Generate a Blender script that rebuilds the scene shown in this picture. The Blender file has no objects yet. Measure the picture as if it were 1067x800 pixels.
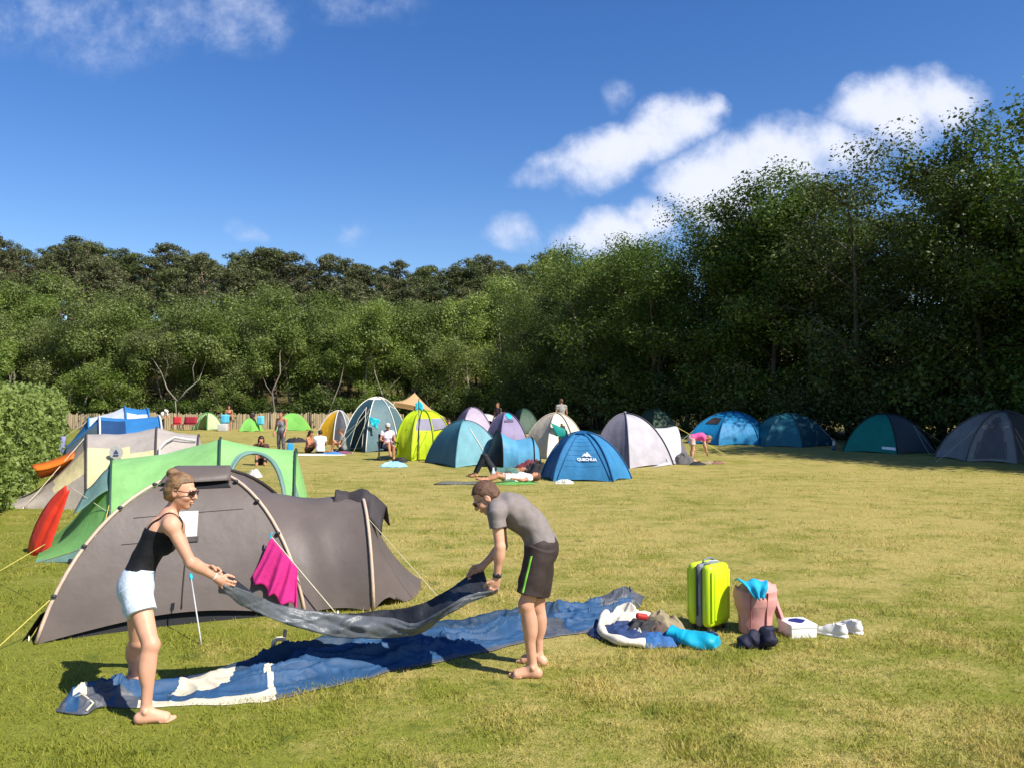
import bpy, bmesh, math, random
import numpy as np
from mathutils import Vector, Matrix

# ------------------------------------------------------------------ camera, sky, sun, exposure
SC = bpy.context.scene
COL = SC.collection
FPX, HOR, CAMH = 863.0, 418.0, 2.05
PITCH = math.atan((HOR - 400.0) / FPX)
cam_data = bpy.data.cameras.new('camera')
cam = bpy.data.objects.new('camera', cam_data); COL.objects.link(cam)
cam_data.sensor_fit = 'HORIZONTAL'; cam_data.sensor_width = 36.0
cam_data.lens = 36.0 * FPX / 1067.0
cam_data.clip_end = 3000.0
cam.location = (0, 0, CAMH); cam.rotation_euler = (math.pi / 2 + PITCH, 0, 0)
SC.camera = cam

SUN_EL, SUN_AZ = math.radians(47.0), math.radians(126.0)      # azimuth clockwise from +Y
sdir = Vector((math.sin(SUN_AZ) * math.cos(SUN_EL), math.cos(SUN_AZ) * math.cos(SUN_EL), math.sin(SUN_EL)))
sun_data = bpy.data.lights.new('sun', 'SUN'); sun_data.energy = 5.0; sun_data.angle = math.radians(0.5)
sun_data.color = (1.0, 0.945, 0.86)
sun = bpy.data.objects.new('sun', sun_data); COL.objects.link(sun)
sun.rotation_euler = sdir.to_track_quat('Z', 'Y').to_euler(); sun.location = (30, -20, 40)

SC.view_settings.view_transform = 'Standard'; SC.view_settings.look = 'None'
SC.view_settings.gamma = 1.0; SC.view_settings.use_curve_mapping = False
SC.view_settings.exposure = 0.62
SC.cycles.max_bounces = 6; SC.cycles.diffuse_bounces = 3; SC.cycles.transmission_bounces = 3
SC.cycles.use_denoising = True

W = bpy.data.worlds.new('World'); SC.world = W; W.use_nodes = True
nt = W.node_tree; nt.nodes.clear()

class NG:
    """small helper to write node maths"""
    def __init__(s, tree): s.t = tree
    def n(s, typ, ins=None, **kw):
        nd = s.t.nodes.new(typ)
        for k, v in kw.items(): setattr(nd, k, v)
        for k, v in (ins or {}).items(): s.set(nd.inputs[k], v)
        return nd
    def set(s, sock, v):
        if isinstance(v, bpy.types.NodeSocket): s.t.links.new(v, sock)
        else: sock.default_value = v
    def m(s, op, a, b=None, c=None, clamp=False):
        nd = s.t.nodes.new('ShaderNodeMath'); nd.operation = op; nd.use_clamp = clamp
        for i, v in enumerate((a, b, c)):
            if v is not None: s.set(nd.inputs[i], v)
        return nd.outputs[0]
    def mix(s, f, a, b, blend='MIX'):
        nd = s.t.nodes.new('ShaderNodeMix'); nd.data_type = 'RGBA'; nd.blend_type = blend
        s.set(nd.inputs[0], f); s.set(nd.inputs[6], a); s.set(nd.inputs[7], b)
        return nd.outputs[2]
    def ss(s, v, a, b, lo=0.0, hi=1.0):
        nd = s.t.nodes.new('ShaderNodeMapRange'); nd.interpolation_type = 'SMOOTHSTEP'
        for i, x in enumerate((v, a, b, lo, hi)): s.set(nd.inputs[i], x)
        return nd.outputs[0]

g = NG(nt)
sky = g.n('ShaderNodeTexSky', sky_type='NISHITA', sun_disc=False, sun_elevation=SUN_EL, sun_rotation=SUN_AZ,
          altitude=0.0, air_density=1.0, dust_density=0.35, ozone_density=3.0)
skyc = g.n('ShaderNodeHueSaturation', {'Hue': 0.512, 'Saturation': 1.30, 'Value': 1.0, 'Color': sky.outputs[0]}).outputs[0]
tc = g.n('ShaderNodeTexCoord').outputs['Generated']
sep = g.n('ShaderNodeSeparateXYZ', {0: tc})
dy = g.m('MAXIMUM', g.m('ABSOLUTE', sep.outputs[1]), 0.05)
U0 = g.m('DIVIDE', sep.outputs[0], dy); V0 = g.m('DIVIDE', sep.outputs[2], dy)
uv = g.n('ShaderNodeCombineXYZ', {0: U0, 1: V0, 2: g.m('MULTIPLY', sep.outputs[1], 0.3)}).outputs[0]
nz1 = g.n('ShaderNodeTexNoise', {'Vector': uv, 'Scale': 9.0, 'Detail': 6.0, 'Roughness': 0.55})
nz2 = g.n('ShaderNodeTexNoise', {'Vector': uv, 'Scale': 26.0, 'Detail': 7.0, 'Roughness': 0.62})
wv = g.n('ShaderNodeSeparateColor', {0: nz1.outputs['Color']})
U = g.m('ADD', U0, g.m('MULTIPLY', g.m('SUBTRACT', wv.outputs[0], 0.5), 0.09))
V = g.m('ADD', V0, g.m('MULTIPLY', g.m('SUBTRACT', wv.outputs[1], 0.5), 0.07))
CLOUDS = [(590, 176, 48, 15, 14, .62), (640, 158, 56, 28, 18, .95), (690, 134, 52, 27, 24, .95), (728, 113, 26, 14, 20, .8),
          (752, 188, 54, 36, 10, 1.0), (815, 168, 54, 36, 10, 1.0), (872, 158, 44, 30, 15, .80), (932, 112, 54, 31, 8, 1.0),
          (985, 108, 38, 20, 0, .9), (640, 240, 50, 22, 8, 1.0), (680, 228, 28, 20, 10, .9),
          (540, 241, 28, 15, 0, .50), (640, 93, 18, 17, 0, .30), (150, 16, 150, 40, 5, .27), (235, 8, 60, 44, -10, .40),
          (40, 10, 90, 30, 0, .32), (372, 0, 60, 18, 0, .24), (256, 244, 17, 10, 0, .36), (371, 240, 14, 10, 0, .36)]
dens = None
for (cx, cy, a, b, ang, wgt) in CLOUDS:
    u0, v0 = (cx - 533.5) / FPX, (HOR - cy) / FPX
    ca, sa = math.cos(math.radians(ang)), math.sin(math.radians(ang))
    du = g.m('SUBTRACT', U, u0); dv = g.m('SUBTRACT', V, v0)
    p = g.m('DIVIDE', g.m('ADD', g.m('MULTIPLY', du, ca), g.m('MULTIPLY', dv, sa)), a * 1.5 / FPX)
    q = g.m('DIVIDE', g.m('SUBTRACT', g.m('MULTIPLY', dv, ca), g.m('MULTIPLY', du, sa)), b * 1.55 / FPX)
    e = g.m('ADD', g.m('MULTIPLY', p, p), g.m('MULTIPLY', q, q))
    f = g.m('MULTIPLY', g.m('SUBTRACT', 1.0, e, clamp=True), wgt)
    dens = f if dens is None else g.m('MAXIMUM', dens, f)
rag = g.m('MULTIPLY', g.m('SUBTRACT', nz2.outputs['Fac'], 0.5), 0.95)
den2 = g.m('ADD', dens, g.m('MULTIPLY', rag, g.ss(dens, 0.0, 0.25)))
mask = g.m('MULTIPLY', g.ss(den2, 0.04, 0.90), 0.90)
ccol = g.mix(g.ss(den2, 0.25, 1.0), (4.4, 5.0, 6.6, 1), (6.3, 6.5, 7.3, 1))
skyall = g.mix(mask, skyc, ccol)
bg = g.n('ShaderNodeBackground', {'Color': skyall, 'Strength': 0.100})
g.t.links.new(bg.outputs[0], g.n('ShaderNodeOutputWorld').inputs[0])

# ------------------------------------------------------------------ pixels of the photograph to metres
def sm(a, b, x):
    t = np.clip((x - a) / (b - a), 0, 1); return t * t * (3 - 2 * t)
def gz(x, y):
    """height of the ground"""
    x = np.asarray(x, float); y = np.asarray(y, float)
    z = 0.32 * sm(24, 40, y) * sm(-9, 2, x)
    yy = y - 0.25 * np.clip(x, -60, 30)
    z = z + 11.2 * sm(70, 116, yy) + 0.012 * np.sin(x * 1.3 + y * .7) * np.sin(y * .9 - x * .4)
    return z
def ray(px, py):
    a, b = (px - 533.5) / FPX, (400.0 - py) / FPX
    c, s = math.cos(PITCH), math.sin(PITCH)
    d = Vector((a, c - b * s, s + b * c)); return d / d.y
def pt(px, py, Y):
    return Vector((0, 0, CAMH)) + ray(px, py) * Y
def at(px, py):
    d = ray(px, py); Y = 2.5
    while Y < 140:
        if CAMH + d.z * Y <= gz(d.x * Y, Y): break
        Y += 0.02 if Y < 20 else 0.1
    return Vector((d.x * Y, Y, float(gz(d.x * Y, Y))))

# ------------------------------------------------------------------ noise for shapes
_rs = np.random.RandomState(7); _perm = _rs.permutation(256); _perm = np.concatenate([_perm, _perm, _perm])
def vnoise(x, y, z=0.0):
    x, y, z = np.broadcast_arrays(np.asarray(x, float), np.asarray(y, float), np.asarray(z, float))
    xi, yi, zi = np.floor(x).astype(int), np.floor(y).astype(int), np.floor(z).astype(int)
    fx, fy, fz = x - xi, y - yi, z - zi
    fx, fy, fz = (t * t * t * (t * (t * 6 - 15) + 10) for t in (fx, fy, fz))
    def h(i, j, k): return _perm[_perm[_perm[i & 255] + (j & 255)] + (k & 255)] / 255.0
    r = 0
    for dx, wx in ((0, 1 - fx), (1, fx)):
        for dyy, wy in ((0, 1 - fy), (1, fy)):
            for dz, wz in ((0, 1 - fz), (1, fz)):
                r = r + h(xi + dx, yi + dyy, zi + dz) * wx * wy * wz
    return r * 2 - 1
def fbm(x, y, z=0.0, o=4):
    a, s, r = 1.0, 1.0, 0
    for i in range(o):
        r = r + a * vnoise(np.asarray(x) * s + 17 * i, np.asarray(y) * s + 5 * i, np.asarray(z) * s); a *= .5; s *= 2.03
    return r

# ------------------------------------------------------------------ tags and meshes
def tag(o, label=None, cat=None, group=None, kind=None):
    if label: o['label'] = label
    if cat: o['category'] = cat
    if group: o['group'] = group
    if kind: o['kind'] = kind
    return o
def thing(name, label, cat, loc=(0, 0, 0), group=None):
    o = bpy.data.objects.new(name, None); COL.objects.link(o); o.location = loc
    o.empty_display_size = .1
    return tag(o, label, cat, group)
def link(name, me, parent=None, label=None):
    o = bpy.data.objects.new(name, me); COL.objects.link(o)
    if parent is not None:
        o.parent = parent
        q = parent; off = Vector((0, 0, 0))
        while q is not None: off += Vector(q.location); q = q.parent
        o.location = -off          # part meshes are written in world coordinates
        if label: o['label'] = label
    return o
def np_mesh(name, V, F, mats, mi=None, smooth=True):
    """F: (n,4) or (n,3) integer array"""
    V = np.asarray(V, np.float32); F = np.asarray(F, np.int32)
    me = bpy.data.meshes.new(name); k = F.shape[1]
    me.vertices.add(len(V)); me.vertices.foreach_set('co', V.ravel())
    me.loops.add(F.size); me.loops.foreach_set('vertex_index', F.ravel())
    me.polygons.add(len(F)); me.polygons.foreach_set('loop_start', np.arange(0, F.size, k, dtype=np.int32))
    for m in (mats if isinstance(mats, (list, tuple)) else [mats]): me.materials.append(m)
    if mi is not None: me.polygons.foreach_set('material_index', np.asarray(mi, np.int32))
    me.polygons.foreach_set('use_smooth', np.full(len(F), smooth, bool))
    me.update(calc_edges=True); me.validate()
    return me

class MB:
    """collects shapes in world coordinates, links them as one mesh object"""
    def __init__(s): s.v, s.f, s.m, s.sm = [], [], [], []
    def _add(s, V, F, m, smooth):
        b = len(s.v); s.v.extend([tuple(map(float, p)) for p in V])
        for f in F: s.f.append(tuple(b + i for i in f)); s.m.append(m); s.sm.append(smooth)
    def grid(s, P, m=0, smooth=True, closed_u=False, closed_v=False, mfn=None, skip=None):
        P = np.asarray(P, float); nu, nv = P.shape[:2]; F = []; ms = []
        for i in range(nu if closed_u else nu - 1):
            for j in range(nv if closed_v else nv - 1):
                if skip is not None and skip(i, j): continue
                F.append((i * nv + j, ((i + 1) % nu) * nv + j, ((i + 1) % nu) * nv + (j + 1) % nv, i * nv + (j + 1) % nv))
                ms.append(mfn(i, j) if mfn else m)
        b = len(s.v); s.v.extend([tuple(p) for p in P.reshape(-1, 3)])
        for f, mm in zip(F, ms): s.f.append(tuple(b + i for i in f)); s.m.append(mm); s.sm.append(smooth)
        return s
    def tube(s, pts, r, n=6, m=0, cap=True, flat=None):
        pts = [Vector(p) for p in pts]; k = len(pts)
        rr = list(r) if isinstance(r, (list, tuple, np.ndarray)) else [r] * k
        prev = None; rings = []
        for i, p in enumerate(pts):
            t = (pts[min(i + 1, k - 1)] - pts[max(i - 1, 0)])
            if t.length < 1e-9: t = Vector((0, 0, 1))
            t.normalize()
            if prev is None:
                a = Vector((0, 0, 1)) if abs(t.z) < .9 else Vector((1, 0, 0))
                u = t.cross(a).normalized()
            else:
                u = (prev - t * prev.dot(t)); u = u.normalized() if u.length > 1e-6 else t.orthogonal().normalized()
            prev = u; w = t.cross(u)
            fl = 1.0 if flat is None else flat
            rings.append([p + (u * math.cos(2 * math.pi * j / n) + w * (math.sin(2 * math.pi * j / n) * fl)) * rr[i] for j in range(n)])
        V = [q for rg in rings for q in rg]; F = []
        for i in range(k - 1):
            for j in range(n):
                F.append((i * n + j, i * n + (j + 1) % n, (i + 1) * n + (j + 1) % n, (i + 1) * n + j))
        if cap: F.append(tuple(range(n - 1, -1, -1))); F.append(tuple((k - 1) * n + j for j in range(n)))
        s._add(V, F, m, n > 4); return s
    def box(s, c, size, R=None, m=0, e=.12):
        """rounded box: a cube with softened edges; e is the rounding in metres"""
        c = Vector(c); hx, hy, hz = [q / 2 for q in size]; e = min(e, hx * .9, hy * .9, hz * .9)
        ns = 8; N = 4
        def axis(h):
            t = np.linspace(0, math.pi / 2, N)
            return np.concatenate([-(h - e) - e * np.cos(t), (h - e) + e * np.sin(t)])
        bm = bmesh.new(); bmesh.ops.create_cube(bm, size=1.0)
        for v in bm.verts: v.co = Vector((v.co.x * size[0], v.co.y * size[1], v.co.z * size[2]))
        bmesh.ops.bevel(bm, geom=bm.edges[:], offset=e, segments=3, profile=.5, affect='EDGES')
        R = R or Matrix.Identity(3)
        bm.verts.index_update()
        s._add([c + R @ v.co for v in bm.verts], [[v.index for v in f.verts] for f in bm.faces], m, True); bm.free(); return s
    def ell(s, c, r, R=None, m=0, n=12, pw=1.0):
        c = Vector(c); R = R or Matrix.Identity(3); P = []
        def sp(x): return math.copysign(abs(x) ** pw, x)
        for i in range(n // 2 + 1):
            th = math.pi * i / (n // 2); row = []
            for j in range(n):
                ph = 2 * math.pi * j / n
                row.append(c + R @ Vector((r[0] * sp(math.sin(th)) * sp(math.cos(ph)), r[1] * sp(math.sin(th)) * sp(math.sin(ph)), r[2] * sp(math.cos(th)))))
            P.append(row)
        V = [q for row in P for q in row]; F = []
        k = n // 2
        for i in range(k):
            for j in range(n): F.append((i * n + j, (i + 1) * n + j, (i + 1) * n + (j + 1) % n, i * n + (j + 1) % n))
        s._add(V, F, m, True); return s
    def poly(s, pts, m=0): s._add(pts, [tuple(range(len(pts)))], m, False); return s
    def prism(s, pts, ext, m=0):
        """flat outline pts extruded by the vector ext"""
        ext = Vector(ext); n = len(pts); V = [Vector(p) for p in pts] + [Vector(p) + ext for p in pts]
        F = [tuple(range(n - 1, -1, -1)), tuple(range(n, 2 * n))] + [(i, (i + 1) % n, n + (i + 1) % n, n + i) for i in range(n)]
        s._add(V, F, m, False); return s
    def build(s, name, mats, parent=None, label=None, solid=None):
        me = bpy.data.meshes.new(name); me.from_pydata(s.v, [], s.f)
        for m in (mats if isinstance(mats, (list, tuple)) else [mats]): me.materials.append(m)
        me.polygons.foreach_set('material_index', s.m); me.polygons.foreach_set('use_smooth', s.sm); me.update()
        bm = bmesh.new(); bm.from_mesh(me)
        bmesh.ops.recalc_face_normals(bm, faces=bm.faces[:]); bm.to_mesh(me); bm.free()
        o = link(name, me, parent, label)
        if solid: md = o.modifiers.new('thickness', 'SOLIDIFY'); md.thickness = solid; md.offset = 0
        return o
def rot(z=0, x=0, y=0): return (Matrix.Rotation(z, 3, 'Z') @ Matrix.Rotation(y, 3, 'Y') @ Matrix.Rotation(x, 3, 'X'))
def frame(f, up=(0, 0, 1)):
    """columns: right, forward, up"""
    f = Vector(f).normalized(); r = f.cross(Vector(up)).normalized(); u = r.cross(f)
    return Matrix((r, f, u)).transposed()
def arc(a, b, sag, n=10):
    a, b = Vector(a), Vector(b)
    return [a.lerp(b, i / n) - Vector((0, 0, sag * 4 * (i / n) * (1 - i / n))) for i in range(n + 1)]

# ------------------------------------------------------------------ materials
def lin(h):
    if not isinstance(h, str): return tuple(h)[:3] + (1,)
    h = h.lstrip('#'); r = []
    for i in (0, 2, 4):
        c = int(h[i:i + 2], 16) / 255; r.append(c / 12.92 if c <= .04045 else ((c + .055) / 1.055) ** 2.4)
    return tuple(r) + (1,)
MATS = {}
def mat(name, col, rough=.6, trans=0.0, nscale=6.0, var=.10, bump=.0, bscale=30.0, spec=.35, bdist=.01, stretch=(1, 1, 1), metal=0.0, coat=0.0, alpha_tr=0.0, stripes=None):
    if name in MATS: return MATS[name]
    m = bpy.data.materials.new(name); m.use_nodes = True; t = m.node_tree; t.nodes.clear(); G = NG(t)
    c = lin(col)
    oc = G.n('ShaderNodeTexCoord').outputs['Object']
    mp = G.n('ShaderNodeMapping', {'Vector': oc, 'Scale': stretch}).outputs[0]
    nz = G.n('ShaderNodeTexNoise', {'Vector': mp, 'Scale': nscale, 'Detail': 5.0, 'Roughness': .6}).outputs['Fac']
    lo = tuple(x * (1 - var) for x in c[:3]) + (1,); hi = tuple(min(1, x * (1 + var)) for x in c[:3]) + (1,)
    colr = G.mix(G.ss(nz, .3, .7), lo, hi)
    if stripes is not None:
        ax, sc, c2, wd = stripes
        sx = G.n('ShaderNodeSeparateXYZ', {0: oc}).outputs[ax]
        fr = G.m('FRACT', G.m('MULTIPLY', sx, sc))
        colr = G.mix(G.m('LESS_THAN', fr, wd), colr, lin(c2))
    b = G.n('ShaderNodeBsdfPrincipled', {'Base Color': colr, 'Roughness': rough, 'Specular IOR Level': spec, 'Metallic': metal, 'Coat Weight': coat})
    if bump:
        nb = G.n('ShaderNodeTexNoise', {'Vector': mp, 'Scale': bscale, 'Detail': 4.0, 'Roughness': .55}).outputs['Fac']
        bp = G.n('ShaderNodeBump', {'Strength': bump, 'Distance': bdist, 'Height': nb})
        t.links.new(bp.outputs[0], b.inputs['Normal'])
    out = G.n('ShaderNodeOutputMaterial'); sh = b.outputs[0]
    if trans:
        tr = G.n('ShaderNodeBsdfTranslucent', {'Color': colr}); mx = G.n('ShaderNodeMixShader', {0: trans})
        t.links.new(sh, mx.inputs[1]); t.links.new(tr.outputs[0], mx.inputs[2]); sh = mx.outputs[0]
    t.links.new(sh, out.inputs[0]); MATS[name] = m
    return m
def fab(name, col, trans=.16, rough=.55, bump=.35, spec=.3):
    return mat('fabric_' + name, col, rough=rough, trans=trans, nscale=2.2, var=.10, bump=bump, bscale=5.0, bdist=.05, spec=spec)
# ------------------------------------------------------------------ the ground
def grass_colour(G, blade=False):
    oc = G.n('ShaderNodeTexCoord').outputs['Object']
    s = G.n('ShaderNodeSeparateXYZ', {0: oc})
    def nz(sc, det=4.0, st=(1, 1, 1), ro=.6):
        mp = G.n('ShaderNodeMapping', {'Vector': oc, 'Scale': st}).outputs[0]
        return G.n('ShaderNodeTexNoise', {'Vector': mp, 'Scale': sc, 'Detail': det, 'Roughness': ro}).outputs['Fac']
    big = nz(.22, 5.0, (1, 1, 0), .65); mid = nz(1.5, 6.0, (1, 1.3, 0), .7); fine = nz(16.0, 4.0, (1, 1, .2), .65); vf = nz(70.0, 2.0, (1, 1, .3))
    green = G.mix(fine, (.090, .122, .013, 1), (.32, .315, .046, 1))
    straw = G.mix(fine, (.27, .215, .058, 1), (.60, .485, .17, 1))
    # greener on the left and close by, drier in the middle of the field
    hd = G.m('ADD', G.m('MULTIPLY', G.m('ADD', s.outputs[0], 7.6), .897), G.m('MULTIPLY', G.m('SUBTRACT', s.outputs[1], 12.2), .443))
    dry = G.m('ADD', G.ss(s.outputs[1], 5.0, 13.0, -.02, .16), G.ss(hd, 0.0, 4.5, -.42, 0.0))
    dry = G.m('ADD', dry, G.m('MULTIPLY', G.m('SUBTRACT', big, .5), 1.15))
    dry = G.m('ADD', dry, G.m('MULTIPLY', G.m('SUBTRACT', mid, .5), 1.75))
    dry = G.m('ADD', dry, G.m('MULTIPLY', G.m('SUBTRACT', fine, .5), .5))
    c = G.mix(G.ss(dry, -.32, .38), green, straw)
    c = G.mix(G.ss(nz(2.6, 3.0), .60, .72, 0, .65), c, (.075, .11, .015, 1))
    c = G.mix(G.ss(nz(3.4, 5.0, (1, 1, 0), .7), .62, .74, 0, .55), c, (.36, .25, .105, 1))
    return G, c, s, fine, vf, mid

m_ground = bpy.data.materials.new('grass_ground'); m_ground.use_nodes = True; m_ground.node_tree.nodes.clear()
G = NG(m_ground.node_tree); G, c, s, fine, vf, mid = grass_colour(G)
# leaf litter under the trees
fl = G.ss(G.m('SUBTRACT', s.outputs[1], G.m('MULTIPLY', s.outputs[0], 0.1)), 62.5, 65.0)
rowd = G.m('ADD', G.m('MULTIPLY', s.outputs[0], .80), G.m('MULTIPLY', s.outputs[1], .60))    # distance along the normal of the tree row
fl = G.m('MAXIMUM', fl, G.m('MULTIPLY', G.ss(rowd, 34.0, 35.5), G.ss(rowd, 52.0, 48.0)))
c = G.mix(fl, c, G.mix(mid, (.060, .052, .022, 1), (.13, .105, .045, 1)))
c = G.mix(.35, c, G.mix(vf, (.05, .05, .01, 1), c), 'MIX')
bs = G.n('ShaderNodeBsdfPrincipled', {'Base Color': c, 'Roughness': .85, 'Specular IOR Level': .12})
bh = G.m('ADD', G.m('MULTIPLY', fine, .6), G.m('MULTIPLY', vf, .5))
bp = G.n('ShaderNodeBump', {'Strength': .8, 'Distance': .04, 'Height': bh})
G.t.links.new(bp.outputs[0], bs.inputs['Normal'])
G.t.links.new(bs.outputs[0], G.n('ShaderNodeOutputMaterial').inputs[0])

ys = np.concatenate([np.arange(-25, 3, 2.0), np.arange(3, 30, .25), np.arange(30, 70, 1.0), np.arange(70, 130, 2.5), np.arange(130, 420, 20)])
xs = np.concatenate([np.arange(-240, -60, 15), np.arange(-60, -20, 2.0), np.arange(-20, 20, .4), np.arange(20, 60, 2.0), np.arange(60, 241, 15)])
X, Y = np.meshgrid(xs, ys); Z = gz(X, Y)
n, mcol = X.shape
idx = np.arange(n * mcol).reshape(n, mcol)
F = np.stack([idx[:-1, :-1], idx[:-1, 1:], idx[1:, 1:], idx[1:, :-1]], -1).reshape(-1, 4)
o = link('ground', np_mesh('ground', np.stack([X, Y, Z], -1).reshape(-1, 3), F, m_ground)); tag(o, kind='structure')

m_blade = bpy.data.materials.new('grass_blades'); m_blade.use_nodes = True; m_blade.node_tree.nodes.clear()
G = NG(m_blade.node_tree); G, c, s, fine, vf, mid = grass_colour(G, True)
c = G.mix(1.0, c, (1.3, 1.28, 1.2, 1), 'MULTIPLY')
bs = G.n('ShaderNodeBsdfPrincipled', {'Base Color': c, 'Roughness': .6, 'Specular IOR Level': .2})
tr = G.n('ShaderNodeBsdfTranslucent', {'Color': c}); mx = G.n('ShaderNodeMixShader', {0: .35})
G.t.links.new(bs.outputs[0], mx.inputs[1]); G.t.links.new(tr.outputs[0], mx.inputs[2])
G.t.links.new(mx.outputs[0], G.n('ShaderNodeOutputMaterial').inputs[0])
rs = np.random.RandomState(3)
N = 330000
u = rs.rand(N); yy = 1 / (1 / 3.4 - u * (1 / 3.4 - 1 / 24.0))        # denser near the camera
xx = (rs.rand(N) * 2 - 1) * (yy * .64 + .8)
dn = vnoise(xx * 1.7, yy * 1.7) + .6 * vnoise(xx * 5, yy * 5)
keep = rs.rand(N) < (.62 + .4 * dn); xx, yy, dn = xx[keep], yy[keep], dn[keep]; N = len(xx)
h = (.014 + .030 * rs.rand(N) ** 1.6) * (1 + .45 * np.clip(dn, -1, 1)) * (1 + .02 * yy); w = (.0022 + .0022 * rs.rand(N)) * (1 + yy * .06)
an = rs.rand(N) * 2 * np.pi; ln = h * (.3 + .9 * rs.rand(N)); la = rs.rand(N) * 2 * np.pi
z0 = gz(xx, yy) - .004
V = np.empty((N, 3, 3)); V[:, 0] = np.stack([xx - w * np.cos(an), yy - w * np.sin(an), z0], -1); V[:, 1] = np.stack([xx + w * np.cos(an), yy + w * np.sin(an), z0], -1)
V[:, 2] = np.stack([xx + ln * np.cos(la), yy + ln * np.sin(la), z0 + h], -1)
o = link('grass', np_mesh('grass', V.reshape(-1, 3), np.arange(3 * N).reshape(-1, 3), m_blade)); tag(o, 'short dry mown grass blades of the camping field', 'grass', kind='stuff')
# a few daisies and dandelion heads in the turf are scattered litter too small to be anything else

# ------------------------------------------------------------------ leaves
def leaf_mat(name, a, b, trans=.30):
    m = bpy.data.materials.new(name); m.use_nodes = True; t = m.node_tree; t.nodes.clear(); G = NG(t)
    oc = G.n('ShaderNodeTexCoord').outputs['Object']; oi = G.n('ShaderNodeObjectInfo').outputs['Random']
    nz = G.n('ShaderNodeTexNoise', {'Vector': oc, 'Scale': 1.1, 'Detail': 4.0}).outputs['Fac']
    n2 = G.n('ShaderNodeTexNoise', {'Vector': oc, 'Scale': 9.0, 'Detail': 2.0}).outputs['Fac']
    f = G.m('ADD', G.m('MULTIPLY', G.ss(nz, .3, .7), .5), G.m('MULTIPLY', G.ss(n2, .3, .7), .5))
    c = G.mix(f, lin(a), lin(b))
    c = G.n('ShaderNodeHueSaturation', {'Hue': G.m('ADD', .485, G.m('MULTIPLY', oi, .03)), 'Saturation': G.m('ADD', .85, G.m('MULTIPLY', oi, .25)), 'Value': G.m('ADD', .78, G.m('MULTIPLY', G.m('FRACT', G.m('MULTIPLY', oi, 7.3)), .5)), 'Color': c}).outputs[0]
    b_ = G.n('ShaderNodeBsdfPrincipled', {'Base Color': c, 'Roughness': .5, 'Specular IOR Level': .3})
    tr = G.n('ShaderNodeBsdfTranslucent', {'Color': G.mix(1.0, c, (1.2, 1.25, .7, 1), 'MULTIPLY')}); mx = G.n('ShaderNodeMixShader', {0: trans})
    t.links.new(b_.outputs[0], mx.inputs[1]); t.links.new(tr.outputs[0], mx.inputs[2])
    t.links.new(mx.outputs[0], G.n('ShaderNodeOutputMaterial').inputs[0])
    return m
def leaves(C, Rr, n, size, rs, flat=1.0, narrow=.55, up=.35):
    """n leaf cards spread in clumps with centres C and radii Rr"""
    k = rs.choice(len(C), n, p=Rr ** 2 / np.sum(Rr ** 2))
    d = rs.normal(size=(n, 3)); d /= np.linalg.norm(d, axis=1)[:, None]
    rad = Rr[k] * (rs.rand(n) ** .45); d2 = d * np.array([1, 1, flat])
    p = C[k] + d2 * rad[:, None]
    nn = d * .8 + rs.normal(size=(n, 3)) * .55 + np.array([0, 0, up]); nn /= np.linalg.norm(nn, axis=1)[:, None]
    t = np.cross(nn, rs.normal(size=(n, 3))); t /= np.linalg.norm(t, axis=1)[:, None] + 1e-9
    b = np.cross(nn, t); sz = (size * (.5 + 1.1 * rs.rand(n) ** 1.6))[:, None]
    V = np.stack([p - t * sz * .5, p + b * sz * narrow * .5 - nn * sz * .06, p + t * sz * .5, p - b * sz * narrow * .5 + nn * sz * .05], 1).reshape(-1, 3)
    return V, np.arange(4 * n).reshape(-1, 4)
m_bark = mat('bark_grey', (.19, .165, .125), rough=.9, nscale=3, var=.35, bump=.5, bscale=14, stretch=(1, 1, .3))
m_bark_d = mat('bark_dark', (.10, .085, .065), rough=.9, nscale=3, var=.35, bump=.5, bscale=14, stretch=(1, 1, .3))
m_bark_p = mat('bark_pine', (.20, .135, .10), rough=.9, nscale=3, var=.3, bump=.5, bscale=14, stretch=(1, 1, .3))
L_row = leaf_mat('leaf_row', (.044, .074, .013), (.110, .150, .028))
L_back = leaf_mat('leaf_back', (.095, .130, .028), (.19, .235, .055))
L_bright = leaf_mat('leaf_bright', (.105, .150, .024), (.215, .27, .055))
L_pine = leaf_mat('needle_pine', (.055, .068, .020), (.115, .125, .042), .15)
L_hedge = leaf_mat('leaf_hedge', (.15, .235, .028), (.30, .42, .07), .32)
L_shrub = leaf_mat('leaf_shrub', (.050, .080, .014), (.115, .155, .032))

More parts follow.
